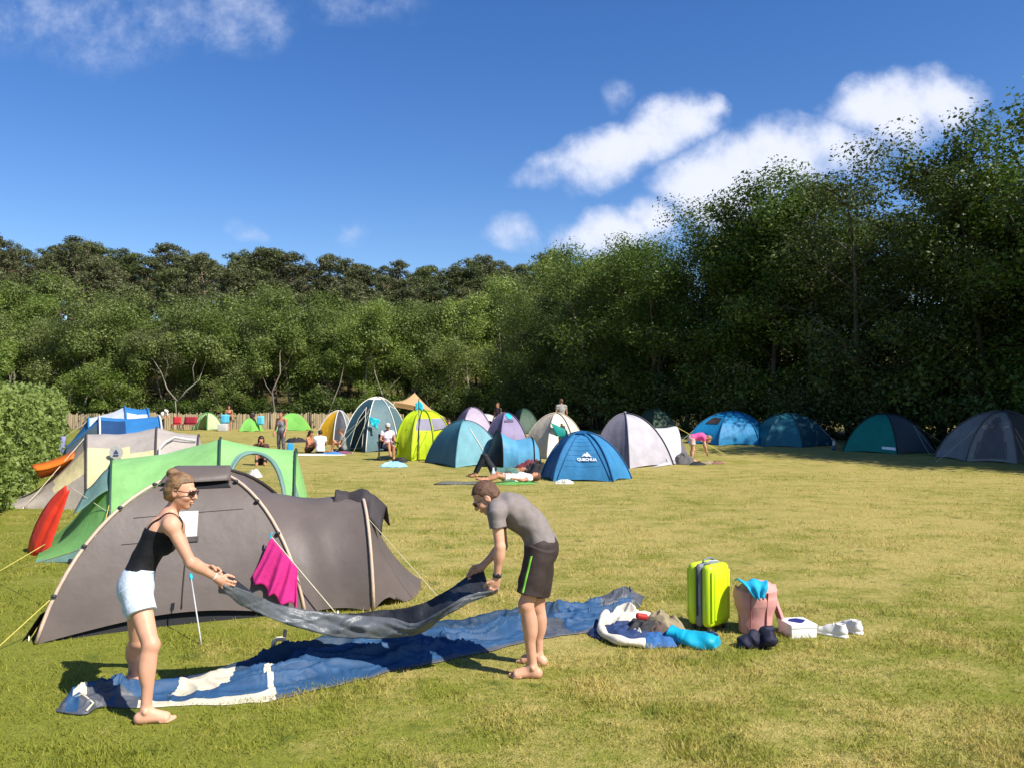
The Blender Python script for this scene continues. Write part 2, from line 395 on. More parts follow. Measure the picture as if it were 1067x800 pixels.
def tree_proto(seed, H, spread, base, nleaf, lsize, lmat, bark, stems=1, crad=(.55, 1.1), trunk_r=.16, limbs=9, flat=.85):
    """tapered trunk with limbs; leaf clumps at the limb ends and along them"""
    rs = np.random.RandomState(seed); tb = MB(); C = []; R = []
    for st in range(stems):
        a0 = rs.rand() * 6.28; lean = (.05 + .12 * rs.rand()) * (2.0 if stems > 1 else 1)
        k = 9; path = []
        top = H * (.93 if st == 0 else .7 + .2 * rs.rand())
        for i in range(k):
            f = i / (k - 1)
            path.append(Vector((math.cos(a0) * lean * H * f + .25 * math.sin(f * 5 + a0) * f, math.sin(a0) * lean * H * f + .25 * math.cos(f * 4 + a0) * f, top * f - .15)))
        r0 = trunk_r * (1 if st == 0 else .75)
        tb.tube(path, [r0 * (1 - .86 * (i / (k - 1))) for i in range(k)], 7)
        for j in range(limbs):
            f = base + (1 - base) * (j + rs.rand() * .8) / limbs; f = min(f, .97)
            i = int(f * (k - 1)); p0 = path[i].lerp(path[min(i + 1, k - 1)], f * (k - 1) - i)
            ang = j * 2.4 + rs.rand() * 1.2; L = spread * (.55 + .5 * rs.rand()) * (1.0 - .55 * max(0, (f - .45) / .55)) * (.75 if f < .2 else 1)
            dirv = Vector((math.cos(ang), math.sin(ang), .35 + .75 * f + .2 * rs.rand()))
            pts = [p0]; 
            for q in range(1, 5):
                t = q / 4
                pts.append(p0 + dirv * (L * t) + Vector((rs.normal() * .12, rs.normal() * .12, .10 * L * math.sin(t * 3) - .06 * L * t * t)) * t)
            rr = r0 * .42 * (1 - .6 * f)
            tb.tube(pts, [rr, rr * .8, rr * .6, rr * .4, rr * .2], 5)
            for q in range(2, 5):
                for w in range(2 if q < 4 else 3):
                    cc = pts[q] + Vector(rs.normal(size=3) * np.array([.55, .55, .4]) * (spread * .22))
                    C.append(cc); R.append(crad[0] + (crad[1] - crad[0]) * rs.rand())
                    if w: tb.tube([pts[q], pts[q].lerp(cc, .5) + Vector((0, 0, .08)), cc], [rr * .3, rr * .2, rr * .08], 4, cap=False)
        for q in range(4):
            cc = path[-1] + Vector(rs.normal(size=3) * np.array([.4, .4, .45])); C.append(cc); R.append(crad[0] * (.6 + .6 * rs.rand()))
    C = np.array([tuple(q) for q in C]); R = np.array(R)
    V, F = leaves(C, R, nleaf, lsize, rs, flat)
    me = bpy.data.meshes.new('trunk'); me.from_pydata(tb.v, [], tb.f); me.materials.append(bark)
    me.polygons.foreach_set('use_smooth', [True] * len(me.polygons)); me.update()
    return me, np_mesh('crown', V, F, lmat, smooth=False)
def pine_proto(seed, H, base):
    rs = np.random.RandomState(seed); tb = MB(); C = []; R = []
    a0 = rs.rand() * 6.28
    path = [Vector((.5 * math.cos(a0) * (i / 8) ** 1.5 + .12 * math.sin(i), .5 * math.sin(a0) * (i / 8) ** 1.5, H * .95 * i / 8 - .2)) for i in range(9)]
    tb.tube(path, [.17 * (1 - .8 * i / 8) for i in range(9)], 6)
    nb = 20
    for j in range(nb):
        f = base + (.98 - base) * (j / (nb - 1)); i = min(7, int(f * 8)); p0 = path[i].lerp(path[i + 1], f * 8 - i)
        ang = j * 2.4 + rs.rand(); L = (2.3 * (1 - ((f - base) / (1 - base)) ** 1.8) + .5) * (.6 + .5 * rs.rand())
        e = p0 + Vector((math.cos(ang) * L, math.sin(ang) * L, L * (.22 + .2 * rs.rand())))
        tb.tube([p0, p0.lerp(e, .5) + Vector((0, 0, -.05)), e], [.055, .04, .02], 4, cap=False)
        for w in range(4):
            t = .45 + .6 * rs.rand(); C.append(tuple(p0.lerp(e, t) + Vector(rs.normal(size=3) * np.array([.35, .35, .18])))); R.append(.32 + .36 * rs.rand())
    C.append(tuple(path[-1])); R.append(.6)
    V, F = leaves(np.array(C), np.array(R), 8500, .22, rs, .66, .34, .5)
    me = bpy.data.meshes.new('trunk'); me.from_pydata(tb.v, [], tb.f); me.materials.append(m_bark_p)
    me.polygons.foreach_set('use_smooth', [True] * len(me.polygons)); me.update()
    return me, np_mesh('crown', V, F, L_pine, smooth=False)
def plant_tree(name, label, group, proto, x, y, sc, rz, sx=1.0, cat='tree'):
    t = thing(name, label, cat, (x, y, float(gz(x, y)) - .05), group); t.rotation_euler = (0, 0, rz); t.scale = (sc * sx, sc * sx, sc)
    for nm, me in zip(('trunk', 'crown'), proto):
        c = bpy.data.objects.new(nm, me); COL.objects.link(c); c.parent = t
    return t
R = random.Random(11)
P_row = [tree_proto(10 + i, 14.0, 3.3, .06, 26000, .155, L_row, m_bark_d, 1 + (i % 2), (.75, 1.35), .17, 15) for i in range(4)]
P_back = [tree_proto(30 + i, 10.5, 3.5, .30, 19000, .165, L_back, m_bark, 2 if i % 2 else 1, (.75, 1.4), .15, 9) for i in range(4)]
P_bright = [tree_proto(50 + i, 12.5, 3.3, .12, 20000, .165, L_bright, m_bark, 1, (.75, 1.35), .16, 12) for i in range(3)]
P_pine = [pine_proto(70 + i, 10.0, (.42, .52, .36)[i]) for i in range(3)]
P_shrub = [tree_proto(90 + i, 2.6, 1.5, .05, 3200, .13, L_shrub, m_bark_d, 2, (.35, .65), .05, 6) for i in range(3)]
P_young = [tree_proto(97, 4.6, 1.7, .12, 4200, .15, L_bright, m_bark, 2, (.35, .7), .06, 9)]

# the tall row along the right edge of the field
axis = Vector((-.61, .79)); nrm = Vector((.79, .61))
p0 = Vector((20.8, 31.1))
k = 0
for row, (off, step) in enumerate(((0.0, 2.6), (3.2, 2.9), (6.6, 3.0))):
    d = -17.0 + row * 1.2
    while d < 34.5:
        q = p0 + axis * (d + R.uniform(-.5, .5)) + nrm * (off + R.uniform(-.6, .6) - 3.2 * float(sm(0, -5, d)))
        # heights fall off towards the far end of the row
        hh = (.86 + .012 * (d - 2) + .24 * float(sm(0, -5, d)) if d < 2 else .86 + .07 * float(sm(2, 11, d)) - .003 * (d - 2) - .011 * max(0, d - 15)) * R.uniform(.90, 1.06)
        if row: hh *= .97 - .05 * row
        if q.y > 12:
            plant_tree('broadleaf_tree', 'tall leafy broadleaf in the dark tree row along the right edge of the field' if row == 0 else 'broadleaf standing behind the front trunks of the dark right-hand tree row',
                       'trees of the dark row on the right' if row == 0 else 'trees behind the dark row on the right', P_row[R.randrange(4)], q.x, q.y, hh, R.uniform(0, 6.28), R.uniform(1.15, 1.35))
        d += step * R.uniform(.85, 1.15)
# shrubs that close the row near the ground
d = -13.0
while d < 33:
    q = p0 + axis * d + nrm * R.uniform(-1.6, -.4)
    if 0 < 533 + q.x / q.y * 863 < 1120:
        plant_tree('shrub', 'dark shrub filling the foot of the right-hand tree row behind the tents', 'shrubs under the right tree row', P_shrub[R.randrange(3)], q.x, q.y, R.uniform(.9, 1.5), R.uniform(0, 6.28), 1.1, 'shrub')
    d += 1.9
# bright trees in the corner, on the foot of the dune
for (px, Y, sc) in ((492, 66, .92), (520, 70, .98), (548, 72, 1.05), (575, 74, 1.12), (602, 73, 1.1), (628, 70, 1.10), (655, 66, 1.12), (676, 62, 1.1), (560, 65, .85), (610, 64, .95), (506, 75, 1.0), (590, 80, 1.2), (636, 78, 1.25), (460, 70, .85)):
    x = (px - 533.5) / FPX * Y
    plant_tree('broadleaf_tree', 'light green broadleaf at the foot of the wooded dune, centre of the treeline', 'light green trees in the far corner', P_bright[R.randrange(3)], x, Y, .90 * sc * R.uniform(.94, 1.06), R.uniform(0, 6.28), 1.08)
# trees behind the pale fence
for row, (Y0, step, sc) in enumerate(((65.0, 3.0, .84), (69.0, 2.9, .92))):
    x = -47.0 + row * 1.7
    while x < -3.0:
        yv = Y0 + R.uniform(-1.0, 1.6)
        plant_tree('broadleaf_tree', 'broadleaf with pale bare trunk behind the slatted fence' if row == 0 else 'broadleaf in the second line behind the slatted fence',
                   'trees behind the fence' if row == 0 else 'second line of trees behind the fence', P_back[R.randrange(4)], x, yv, sc * R.uniform(.82, 1.1), R.uniform(0, 6.28), 1.08)
        x += step * R.uniform(.8, 1.2)
for (px, Y, sc) in ((120, 62.6, 1.0), (140, 63.0, .8), (236, 62.6, .85), (70, 63, .9), (395, 62.8, .8)):
    plant_tree('young_tree', 'small bright young tree just behind the pale fence', 'young trees by the fence', P_young[0], (px - 533.5) / FPX * Y, Y, sc, R.uniform(0, 6.28), 1.1)
# trees with bare pale stems that show against the dark wood
def bare_proto(seed, stems, tops):
    rs = np.random.RandomState(seed); tb = MB()
    for st in stems:
        tb.tube([Vector((x + .10 * rs.normal(), .25 * rs.normal() * (z > 1), z)) for x, z in st[0]], [st[1] * .6 * (1 - .7 * i / (len(st[0]) - 1)) for i in range(len(st[0]))], 7)
    V, F = leaves(np.array(tops, float), np.full(len(tops), 1.0), 1500 * len(tops), .17, rs, .8)
    me = bpy.data.meshes.new('trunk'); me.from_pydata(tb.v, [], tb.f); me.materials.append(mat('bark_pale', (.24, .215, .17), rough=.9, nscale=3, var=.3, bump=.5, bscale=14, stretch=(1, 1, .3)))
    me.polygons.foreach_set('use_smooth', [True] * len(me.polygons)); me.update()
    return me, np_mesh('crown', V, F, L_back, smooth=False)
fork = bare_proto(1, [([(0, -.2), (.05, 1.0), (0, 2.1)], .17), ([(0, 2.0), (-.7, 3.0), (-1.1, 4.2), (-1.9, 5.6)], .11), ([(0, 2.0), (.8, 2.9), (1.6, 3.7), (2.2, 5.2), (2.4, 6.0)], .11), ([(-.9, 3.6), (-.6, 4.8), (-.8, 5.8)], .06), ([(1.4, 3.5), (1.3, 4.6), (1.6, 5.6)], .06), ([(-1.1, 4.2), (-2.2, 4.6)], .05)],
                  [(-2.0, .2, 6.0), (-.6, .3, 6.6), (.8, 0, 6.8), (2.4, .2, 6.4), (1.4, .4, 6.0), (-2.8, .3, 5.0), (3.0, .2, 5.6)])
lean = bare_proto(2, [([(0, -.2), (.3, 1.4), (.2, 3.0), (.6, 4.4), (.7, 6.0), (.9, 7.4)], .13), ([(.25, 2.4), (-.5, 3.4), (-.9, 4.4)], .05), ([(.6, 4.4), (1.3, 5.3), (1.6, 6.2)], .05)], [(.9, .2, 7.6), (0, .3, 6.8), (1.7, .2, 6.6), (-1.0, .2, 4.8)])
slant = bare_proto(3, [([(0, -.2), (-.3, 1.2), (.2, 2.6), (.8, 4.2), (1.1, 5.8), (1.0, 7.0)], .11), ([(.1, 2.4), (-.6, 3.3), (-1.2, 4.0)], .045)], [(1.0, .2, 7.2), (.2, .2, 6.5), (1.9, .2, 6.2)])
for px, pr_, rz_, sc_, lb_ in ((184, fork, .1, 1.0, 'pale tree with a bare forked trunk standing behind the slatted fence'), (284, lean, .1, .95, 'slender tree with a pale bare stem behind the small pointed green tent'), (346, slant, 0, .85, 'thin pale stemmed tree with a crooked trunk left of the tall teal tent'), (400, slant, 2.9, 1.0, 'thin slanting pale stemmed tree behind the tall teal tent'), (90, lean, 2.6, .9, 'slender pale stemmed tree behind the blue tents at the left'), (10, fork, 2.0, .9, 'pale tree with a bare forked trunk above the hedge')):
    plant_tree('broadleaf_tree', lb_, None, pr_, (px - 533.5) / FPX * 62.9, 62.9, sc_, rz_)
# undergrowth behind the fence
for i in range(34):
    x = -43 + i * 1.32 + R.uniform(-.4, .4); Y = 63.4 + R.uniform(-.4, 1.4)
    plant_tree('shrub', 'dark low shrub in the undergrowth behind the pale fence', 'undergrowth behind the fence', P_shrub[R.randrange(3)], x, Y, R.uniform(.6, 1.15), R.uniform(0, 6.28), 1.2, 'shrub')
# pines on the dune
for (Y0, n_, xa, xb) in ((76, 22, -54, 4), (82, 24, -57, 8), (89, 27, -62, 12), (97, 30, -68, 16), (106, 32, -76, 20), (114, 34, -84, 24)):
    for i in range(n_):
        x = xa + (xb - xa) * (i + R.uniform(-.35, .35)) / (n_ - 1)
        plant_tree('pine_tree', 'dark flat-crowned pine in the wood on top of the dune', 'pines on the dune', P_pine[R.randrange(3)], x, Y0 + R.uniform(-2.5, 2.5), R.uniform(.82, 1.16), R.uniform(0, 6.28), R.uniform(1.0, 1.25))
plant_tree('pine_tree', 'tallest rounded pine rising above the left skyline', None, P_pine[2], -54.5, 103, 1.2, 1.0, 1.25)

# ------------------------------------------------------------------ the clipped hedge on the left
hd = thing('hedge', 'tall clipped bright green leafy hedge along the left edge', 'hedge', (-10, 17, 0))
rs = np.random.RandomState(5)
A, B = np.array([-8.4, 13.1]), np.array([-15.6, 28.6])
ax = (B - A) / np.linalg.norm(B - A); nx = np.array([ax[1], -ax[0]])          # nx points to the field
Lh = np.linalg.norm(B - A); Hh, Th = 2.22, 1.5
n = 80000
which = rs.rand(n); s_ = rs.rand(n) * Lh; zz = rs.rand(n) ** .9 * Hh; dd = np.zeros(n)
face = which < .62; topf = (which >= .62) & (which < .84); endf = (which >= .84) & (which < .94)
dd[~face] = -rs.rand((~face).sum()) * Th
zz[topf] = Hh; s_[endf] = Lh
bul = .16 * fbm(s_ * .9, zz * 1.1, 3.3, 3) + .10 * fbm(s_ * 3.1, zz * 3.1, 1.1, 2)
dd[face] += bul[face]; zz[topf] += .8 * bul[topf] + .07 * rs.normal(size=topf.sum()); s_[endf] += bul[endf]
zz[face] -= (zz[face] > Hh - .15) * .06
P = np.stack([A[0] + ax[0] * s_ + nx[0] * dd, A[1] + ax[1] * s_ + nx[1] * dd, zz], -1) + rs.normal(size=(n, 3)) * .07
V, F = leaves(P, np.full(n, .05), n, .105, rs, 1, .62, .3)
link('foliage', np_mesh('foliage', V, F, L_hedge, smooth=False), hd)
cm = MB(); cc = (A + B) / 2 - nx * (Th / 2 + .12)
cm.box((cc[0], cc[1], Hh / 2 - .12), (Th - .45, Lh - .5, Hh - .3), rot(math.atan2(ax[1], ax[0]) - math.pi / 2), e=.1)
cm.build('light_block_core', mat('hedge_core', (.025, .03, .012), rough=1, var=.5), hd)  # dark box added inside the leaves to block light

# ------------------------------------------------------------------ the split-wood fence
fe = thing('fence', 'low pale split-wood fence along the far edge of the field', 'fence', (-22, 61, 0))
m_wood = mat('fence_wood', (.44, .34, .20), rough=.85, nscale=2.0, var=.35, bump=.3, bscale=20, stretch=(6, 6, .4))
fb = MB(); x = -36.5
while x < -8.0:
    y = 61.5 + .3 * math.sin(x * .3); zt = 1.20 + R.uniform(-.09, .10); w = R.uniform(.09, .14); tl = R.uniform(-.02, .02); z0 = float(gz(x, y)) - .03
    fb.prism([(x - w / 2, y, z0), (x + w / 2, y, z0), (x + w / 2 + tl, y, z0 + zt - .06), (x + tl, y, z0 + zt), (x - w / 2 + tl, y, z0 + zt - .05)], (0, .03 + R.uniform(0, .02), 0))
    x += w + R.uniform(.012, .055)
fb.build('slats', m_wood, fe)
fp = MB()
for zr in (.35, .95): fp.tube([(xx_, 61.62 + .3 * math.sin(xx_ * .3), float(gz(xx_, 61.6)) + zr) for xx_ in np.arange(-36.4, -8, .6)], .045, 5)
fp.build('rail', m_wood, fe)
for xx_ in np.arange(-36, -8, 3.0):
    q = MB(); q.tube([(xx_, 61.74, -.1), (xx_, 61.74, 1.28)], .06, 7); q.build('post', m_bark_d, fe)
# ------------------------------------------------------------------ tents
def prof(t, th0=24):
    a0 = math.radians(th0); th = a0 + (math.pi / 2 - a0) * t
    return math.cos(th) / math.cos(a0), (math.sin(th) - math.sin(a0)) / (1 - math.sin(a0))
ROPE = mat('rope_pale', (.55, .50, .36), rough=.8)
ROPE_Y = mat('rope_yellow', (.62, .52, .12), rough=.8)
DARKPOLE = mat('pole_dark', (.035, .035, .04), rough=.5)
WHITE = fab('white', '#d2d0cb', .2)
PEG = mat('peg_steel', (.5, .5, .5), rough=.35, metal=1.0)
def gp(p, dz=0.0): return Vector((p[0], p[1], float(gz(p[0], p[1])) + dz))
def rope_part(parent, a, b, r=.006, m=None, sag=.03):
    q = MB(); q.tube(arc(a, b, sag, 8), r, 5); o = q.build('guy_rope', m or ROPE, parent)
    k = MB(); e = Vector(b); k.tube([e + Vector((0, 0, .05)), e + Vector((0, 0, -.1))], .008, 5); k.build('peg', PEG, o)
    return o
class Dome:
    """tent on crossing poles: one fabric panel between each two neighbouring corners"""
    def __init__(s, corners, apex, H, th0=33, sag=.055, lift=.045, N=22, seed=0, sq=1.0):
        s.sq = sq; s.wk = 1.0
        s.c = [Vector((c[0], c[1], float(gz(c[0], c[1])))) for c in corners]; s.a = Vector(apex).to_2d(); s.H = H
        s.th0, s.sag, s.lift, s.N = th0, sag, lift, N; s.seed = seed; s.z0 = float(gz(s.a.x, s.a.y))
    def P(s, i, u, t, off=0.0):
        n = len(s.c); b = s.c[i].lerp(s.c[(i + 1) % n], u); r, z = prof(t, s.th0); r = r ** s.sq
        bow = math.sin(math.pi * min(1, max(0, u)))
        r *= 1 - s.sag * bow * math.sin(math.pi * (t * .8 + .1)) - .05 * bow * (1 - t) ** 4
        wr = (.018 * float(fbm(u * 3 + i * 7 + s.seed, t * 3, 0, 2)) + .012 * (1 - abs(float(fbm(u * 9 + 4 * t + i + s.seed, t * 5 - u * 2, 3, 2)))) ** 3) * bow * s.wk
        xy = s.a + (b.to_2d() - s.a) * (r + wr * (1 - t))
        p = Vector((xy.x, xy.y, b.z * (1 - z) + s.z0 * z + s.H * z + s.lift * bow * (1 - t) ** 6))
        if off:
            e = .01; du = s.P(i, min(u + e, 1), t) - s.P(i, max(u - e, 0), t); dt = s.P(i, u, min(t + e, .995)) - s.P(i, u, max(t - e, 0))
            nn = du.cross(dt); 
            if nn.length > 0: nn.normalize()
            if nn.to_2d().dot(b.to_2d() - s.a) < 0: nn = -nn
            p = p + nn * off
        return p
    def build(s, parent, mats, idx, holes=None, tops=None, name='fly'):
        mb = MB(); N = s.N
        for i in range(len(s.c)):
            P = [[tuple(s.P(i, a / N, b / N)) for b in range(N + 1)] for a in range(N + 1)]
            f = (lambda a, b, i=i: tops(i, (a + .5) / N, (b + .5) / N, idx[i])) if tops else None
            sk = (lambda a, b, i=i: holes(i, (a + .5) / N, (b + .5) / N)) if holes else None
            mb.grid(P, idx[i], mfn=f, skip=sk)
        return mb.build(name, mats, parent)
    def poles(s, parent, m, r=.016, off=.012, which=None, t1=1.0):
        for i in range(len(s.c)):
            if which is not None and i not in which: continue
            q = MB(); q.tube([s.P(i, 0, k / 16 * t1) + Vector((0, 0, off)) + (s.P(i, 0, k / 16 * t1) - Vector((s.a.x, s.a.y, s.z0 + s.H * .4))).normalized() * off for k in range(17)], r, 6)
            q.build('pole_sleeve', m, parent)
    def patch(s, parent, name, m, i, u0, u1, t0, t1, off=.008, n=12, mask=None, label=None):
        mb = MB(); P = [[tuple(s.P(i, u0 + (u1 - u0) * a / n, t0 + (t1 - t0) * b / n, off)) for b in range(n + 1)] for a in range(n + 1)]
        mb.grid(P, 0, skip=(lambda a, b: not mask((a + .5) / n, (b + .5) / n)) if mask else None)
        return mb.build(name, m, parent, label)
    def line(s, parent, name, m, pts, r=.008, off=.006, nn=10):
        """a seam, zip or trim along (i,u,t) points of the fabric"""
        q = MB(); L = []
        for (a, b) in zip(pts[:-1], pts[1:]):
            for k in range(nn): f = k / nn; L.append(s.P(a[0], a[1] + (b[1] - a[1]) * f, a[2] + (b[2] - a[2]) * f, off))
        L.append(s.P(pts[-1][0], pts[-1][1], pts[-1][2], off)); q.tube(L, r, 5); return q.build(name, m, parent)
    def guys(s, parent, lst, m=None):
        for (i, u, t, dx, dy) in lst:
            a = s.P(i, u, t); rope_part(parent, a, gp((a.x + dx, a.y + dy)), m=m)
def domepx(label, x0, x1, yb, yt, angs, D, mats, idx, group=None, apex=(0, 0), name='dome_tent', cat='tent', **kw):
    f = at((x0 + x1) / 2, yb); Yc = f.y + D * .45; s = FPX / Yc; w = 1.07 * (x1 - x0) / s; xc = ((x0 + x1) / 2 - 533.5) / s
    cs = [(math.cos(math.radians(a)), math.sin(math.radians(a))) for a in angs]
    mx, nx_ = max(c[0] for c in cs), min(c[0] for c in cs); my, ny = max(c[1] for c in cs), min(c[1] for c in cs)
    C = [(xc - w / 2 + w * (c[0] - nx_) / (mx - nx_), f.y + D * (c[1] - ny) / (my - ny)) for c in cs]
    A = (xc + apex[0] * w, f.y + D / 2 + apex[1] * D)
    H = CAMH + (HOR - yt) / s - float(gz(*A))
    keys = {k: kw.pop(k) for k in ('holes', 'tops') if k in kw}
    d = Dome(C, A, H, seed=x0 * .37, **kw)
    d.t = thing(name, label, cat, (A[0], A[1], float(gz(*A))), group)
    d.fly = d.build(d.t, mats, idx, **keys)
    return d
def hoop(cx, cy, hw, h, wdir=(0, 1), n=20, pw=.85, lean=0.0, ldir=(1, 0)):
    """a tent hoop from its near foot over the top to its far foot"""
    R_ = []
    for k in range(n + 1):
        a = math.pi * k / n; c = -math.cos(a); z = h * math.sin(a) ** pw
        c = math.copysign(abs(c) ** .92, c)
        x = cx + wdir[0] * hw * c + ldir[0] * lean * z; y = cy + wdir[1] * hw * c + ldir[1] * lean * z
        R_.append(Vector((x, y, float(gz(x, y)) + z)))
    return R_
def loft(mb, A, B, n=12, sag=.05, mfn=None, skip=None, m=0, lift=.06, seed=0):
    k = len(A); P = []
    for i in range(n + 1):
        f = i / n; row = []
        ctr = (sum(A, Vector()) / k).lerp(sum(B, Vector()) / k, f); 
        for j in range(k):
            p = A[j].lerp(B[j], f); bow = math.sin(math.pi * f)
            q = ctr.copy(); q.z = gz(ctr.x, ctr.y)
            wr = .014 * float(fbm(f * 4 + seed, j * .35, 1.7, 2)) * bow
            p = p + (q - p) * (sag * bow + wr)
            if j in (0, k - 1): p.z += lift * bow
            row.append(tuple(p))
        P.append(row)
    mb.grid(P, m, mfn=mfn, skip=skip); return P
def sheet(P, name, mats, parent, label=None, solid=.006, mfn=None, skip=None):
    return MB().grid(P, mfn=mfn, skip=skip).build(name, mats, parent, label, solid=solid)

# ---- the brown tent in front
BR = fab('brown', '#655b56', .09, .5, .14); BRd = fab('brown_dark', '#3a3433', .05); TAN = fab('tan_sleeve', '#c2aa95', .05)
t = thing('dome_tent', 'large taupe brown tent with tan pole sleeves behind the woman in the black top', 'tent', (-3.1, 8.4, 0))
dA, dB, dC, dD = (-4.02, 7.06), (-2.0, 8.02), (-2.35, 9.95), (-4.35, 9.1)
bd = Dome([dA, dB, dC, dD], (-3.12, 8.42), 1.335, th0=20, sag=.05, lift=.13, N=36, seed=4); bd.wk = .35
bd.build(t, [BR, BRd], [0, 0, 0, 0])
bd.poles(t, TAN, .017, .012, which=[0, 1]); bd.poles(t, BRd, .02, .012, which=[2, 3])
for i in (0, 1):
    for k in (.16, .36, .56, .74):
        q = MB(); p = bd.P(i, 0, k); q.ell(p + Vector((0, -.025, .02)), (.026, .026, .018), n=8); q.build('pole_clip', DARKPOLE, t)
# dark mud skirt under the raised hem
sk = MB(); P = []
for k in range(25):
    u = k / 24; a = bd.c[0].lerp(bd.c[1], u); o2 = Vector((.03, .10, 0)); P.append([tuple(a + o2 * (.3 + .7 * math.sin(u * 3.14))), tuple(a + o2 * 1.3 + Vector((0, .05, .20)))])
sk.grid(P); sk.build('skirt_and_shade', mat('black_skirt', (.012, .012, .014), rough=.8), t)
sk = MB(); sk.grid([[tuple(bd.c[3].lerp(bd.c[0], k / 12) + Vector((-.13 + .16 * j, -.02, .015 + .24 * j))) for j in range(2)] for k in range(13)]); sk.build('skirt_and_shade', mat('black_skirt', (.012, .012, .014), rough=.8), t)
# top hood with its dark vent
hood = []
for a in range(13):
    u = a / 12; row = []
    for b in range(6):
        f = b / 5
        front = bd.P(0, .04 + .92 * u, .70 + .05 * (1 - math.sin(3.14 * u))) + Vector((0, -.045, .025 + .04 * math.sin(3.14 * u)))
        row.append(tuple(front.lerp(Vector((bd.a.x + (u - .5) * .5, bd.a.y + .05, 1.39)), f ** .8) + Vector((0, 0, .05 * math.sin(3.14 * f)))))
    hood.append(row)
sheet(hood, 'vent_hood', BR, t, solid=.008)
bd.patch(t, 'vent_mesh', mat('vent_black', (.012, .012, .014), rough=.9), 0, .12, .88, .69, .77, .008)
bd.patch(t, 'window_flap', WHITE, 0, .335, .55, .37, .52, .010, label='white inner flap showing in the door window')
bd.patch(t, 'window_shadow', BRd, 0, .43, .56, .345, .372, .016)  # dark strip painted as the shade at the flap's lower right
bd.line(t, 'zip', BRd, [(0, .50, .02), (0, .50, .36)], .006)
bd.line(t, 'seam', BRd, [(0, .13, .50), (0, .87, .52)], .003, .003); bd.line(t, 'seam', BRd, [(0, .16, .36), (0, .43, .36)], .003, .003)
# tunnel porch to the right
E0 = [bd.P(1, k / 20, .5 * math.sin(math.pi * k / 20) + .0) for k in range(21)]
E0 = []
for k in range(21):
    a = math.pi * k / 20; c = (1 - math.cos(a)) / 2; zt = math.sin(a) ** .8
    E0.append(bd.P(1, c, .62 * zt))
E1 = hoop(-1.60, 8.98, .84, 1.04, (-.28, .96), lean=-.04)
pm = MB(); loft(pm, E0, E1, 16, .05, lift=.04, seed=3)
P = []
tip = gp((-1.0, 9.35))
for i in range(11):
    f = i / 10; row = []
    for j, p in enumerate(E1):
        e = Vector((-1.12 + .12 * math.sin(math.pi * j / 20), p.y * .72 + 9.3 * .28 + .04, 0.0)); q = p.lerp(e, f); q.z += -.10 * math.sin(3.14 * f) * (p.z)
        if j in (0, 20): q.z += .09 * math.sin(3.14 * f)
        row.append(tuple(q))
    P.append(row)
pm.grid(P); pm.build('porch', BR, t)
q = MB(); q.tube([p + Vector((.012, -.012, .014)) for p in E1], .018, 6); q.build('pole_sleeve', TAN, t)
rope_part(t, E1[6] + Vector((0, 0, .02)), gp((-.72, 8.6)), .0035, ROPE, 0)
rope_part(t, bd.P(0, 0, .18), at(-8, 680), .0045, ROPE_Y, 0); rope_part(t, bd.P(3, .85, .35), at(-12, 602), .0045, ROPE_Y, 0)
rope_part(t, bd.P(0, 0, .42), at(30, 668), .005, ROPE_Y, 0)
pr = thing('tent_pole', 'thin pale pole with a turquoise tip leaning on the brown tent', 'pole', at(210, 672))
q = MB(); a = at(210, 672); b = pt(199, 601, a.y + .42); q.tube([a, b], .0065, 7); q.build('shaft', mat('pole_pale', (.5, .49, .46), rough=.4), pr)
q = MB(); q.tube([b - (b - a).normalized() * .02, b + (b - a).normalized() * .03], .016, 8); q.build('tip', mat('turq', '#25b5c8', .5), pr)
PINK = fab('pink_towel', '#c92f80', .18, .9, .5)
tw = []
ra, rb = pt(283, 559, 7.98), at(352, 641)
rope_part(t, ra, rb, .006, ROPE, 0)
tp = ra
for i in range(37):
    u = i / 36; a = ra.lerp(rb, u * .40); row = []
    ex = pt(263 + 45 * u ** 1.1, 600 + 34 * u ** .8 + 2.5 * math.sin(u * 20), 7.86)
    for j in range(19):
        v = j / 18; p = a.lerp(ex, v); p.y += -.02 + (.05 * math.sin(u * 21 + 1.5 * v) + .02 * math.sin(u * 9)) * (.25 + .75 * v) * .8; p.x += .012 * math.sin(v * 4 + u * 11) * v
        row.append(tuple(p))
    tw.append(row)
o = MB().grid(tw).build('towel', PINK, solid=.007); tag(o, 'bright pink towel hung over the guy rope of the brown tent', 'towel')
o = MB(); cl = ra + Vector((.0, -.025, .015)); o.box(cl, (.015, .02, .07), rot(0, 0, .3), e=.004); o = o.build('clothes_peg', mat('turq', '#25b5c8', .5)); tag(o, 'small turquoise peg holding the pink towel on its rope', 'clothes peg')
# dark jacket thrown over the porch hoop
jk = []
top1 = E1[9]
for i in range(25):
    u = i / 24; row = []
    for j in range(17):
        v = j / 16; a = (v - .5) * 2
        p = Vector(E1[10]) + Vector(((u - .45) * .52, 0, 0)); 
        yy_ = a * .30; zz_ = .05 - .26 * abs(a) ** 1.5 + .035 * float(fbm(u * 4, v * 4, 2)) + .03 * math.sin(u * 9 + v * 5)
        if u > .78: zz_ -= (u - .78) * .75
        row.append((p.x, p.y + yy_ - .08, p.z + zz_))
    jk.append(row)
o = MB().grid(jk).build('jacket', fab('jacket_black', '#3b3637', .03, .7, .6), solid=.016); tag(o, 'dark grey jacket thrown over the porch end of the brown tent', 'jacket')

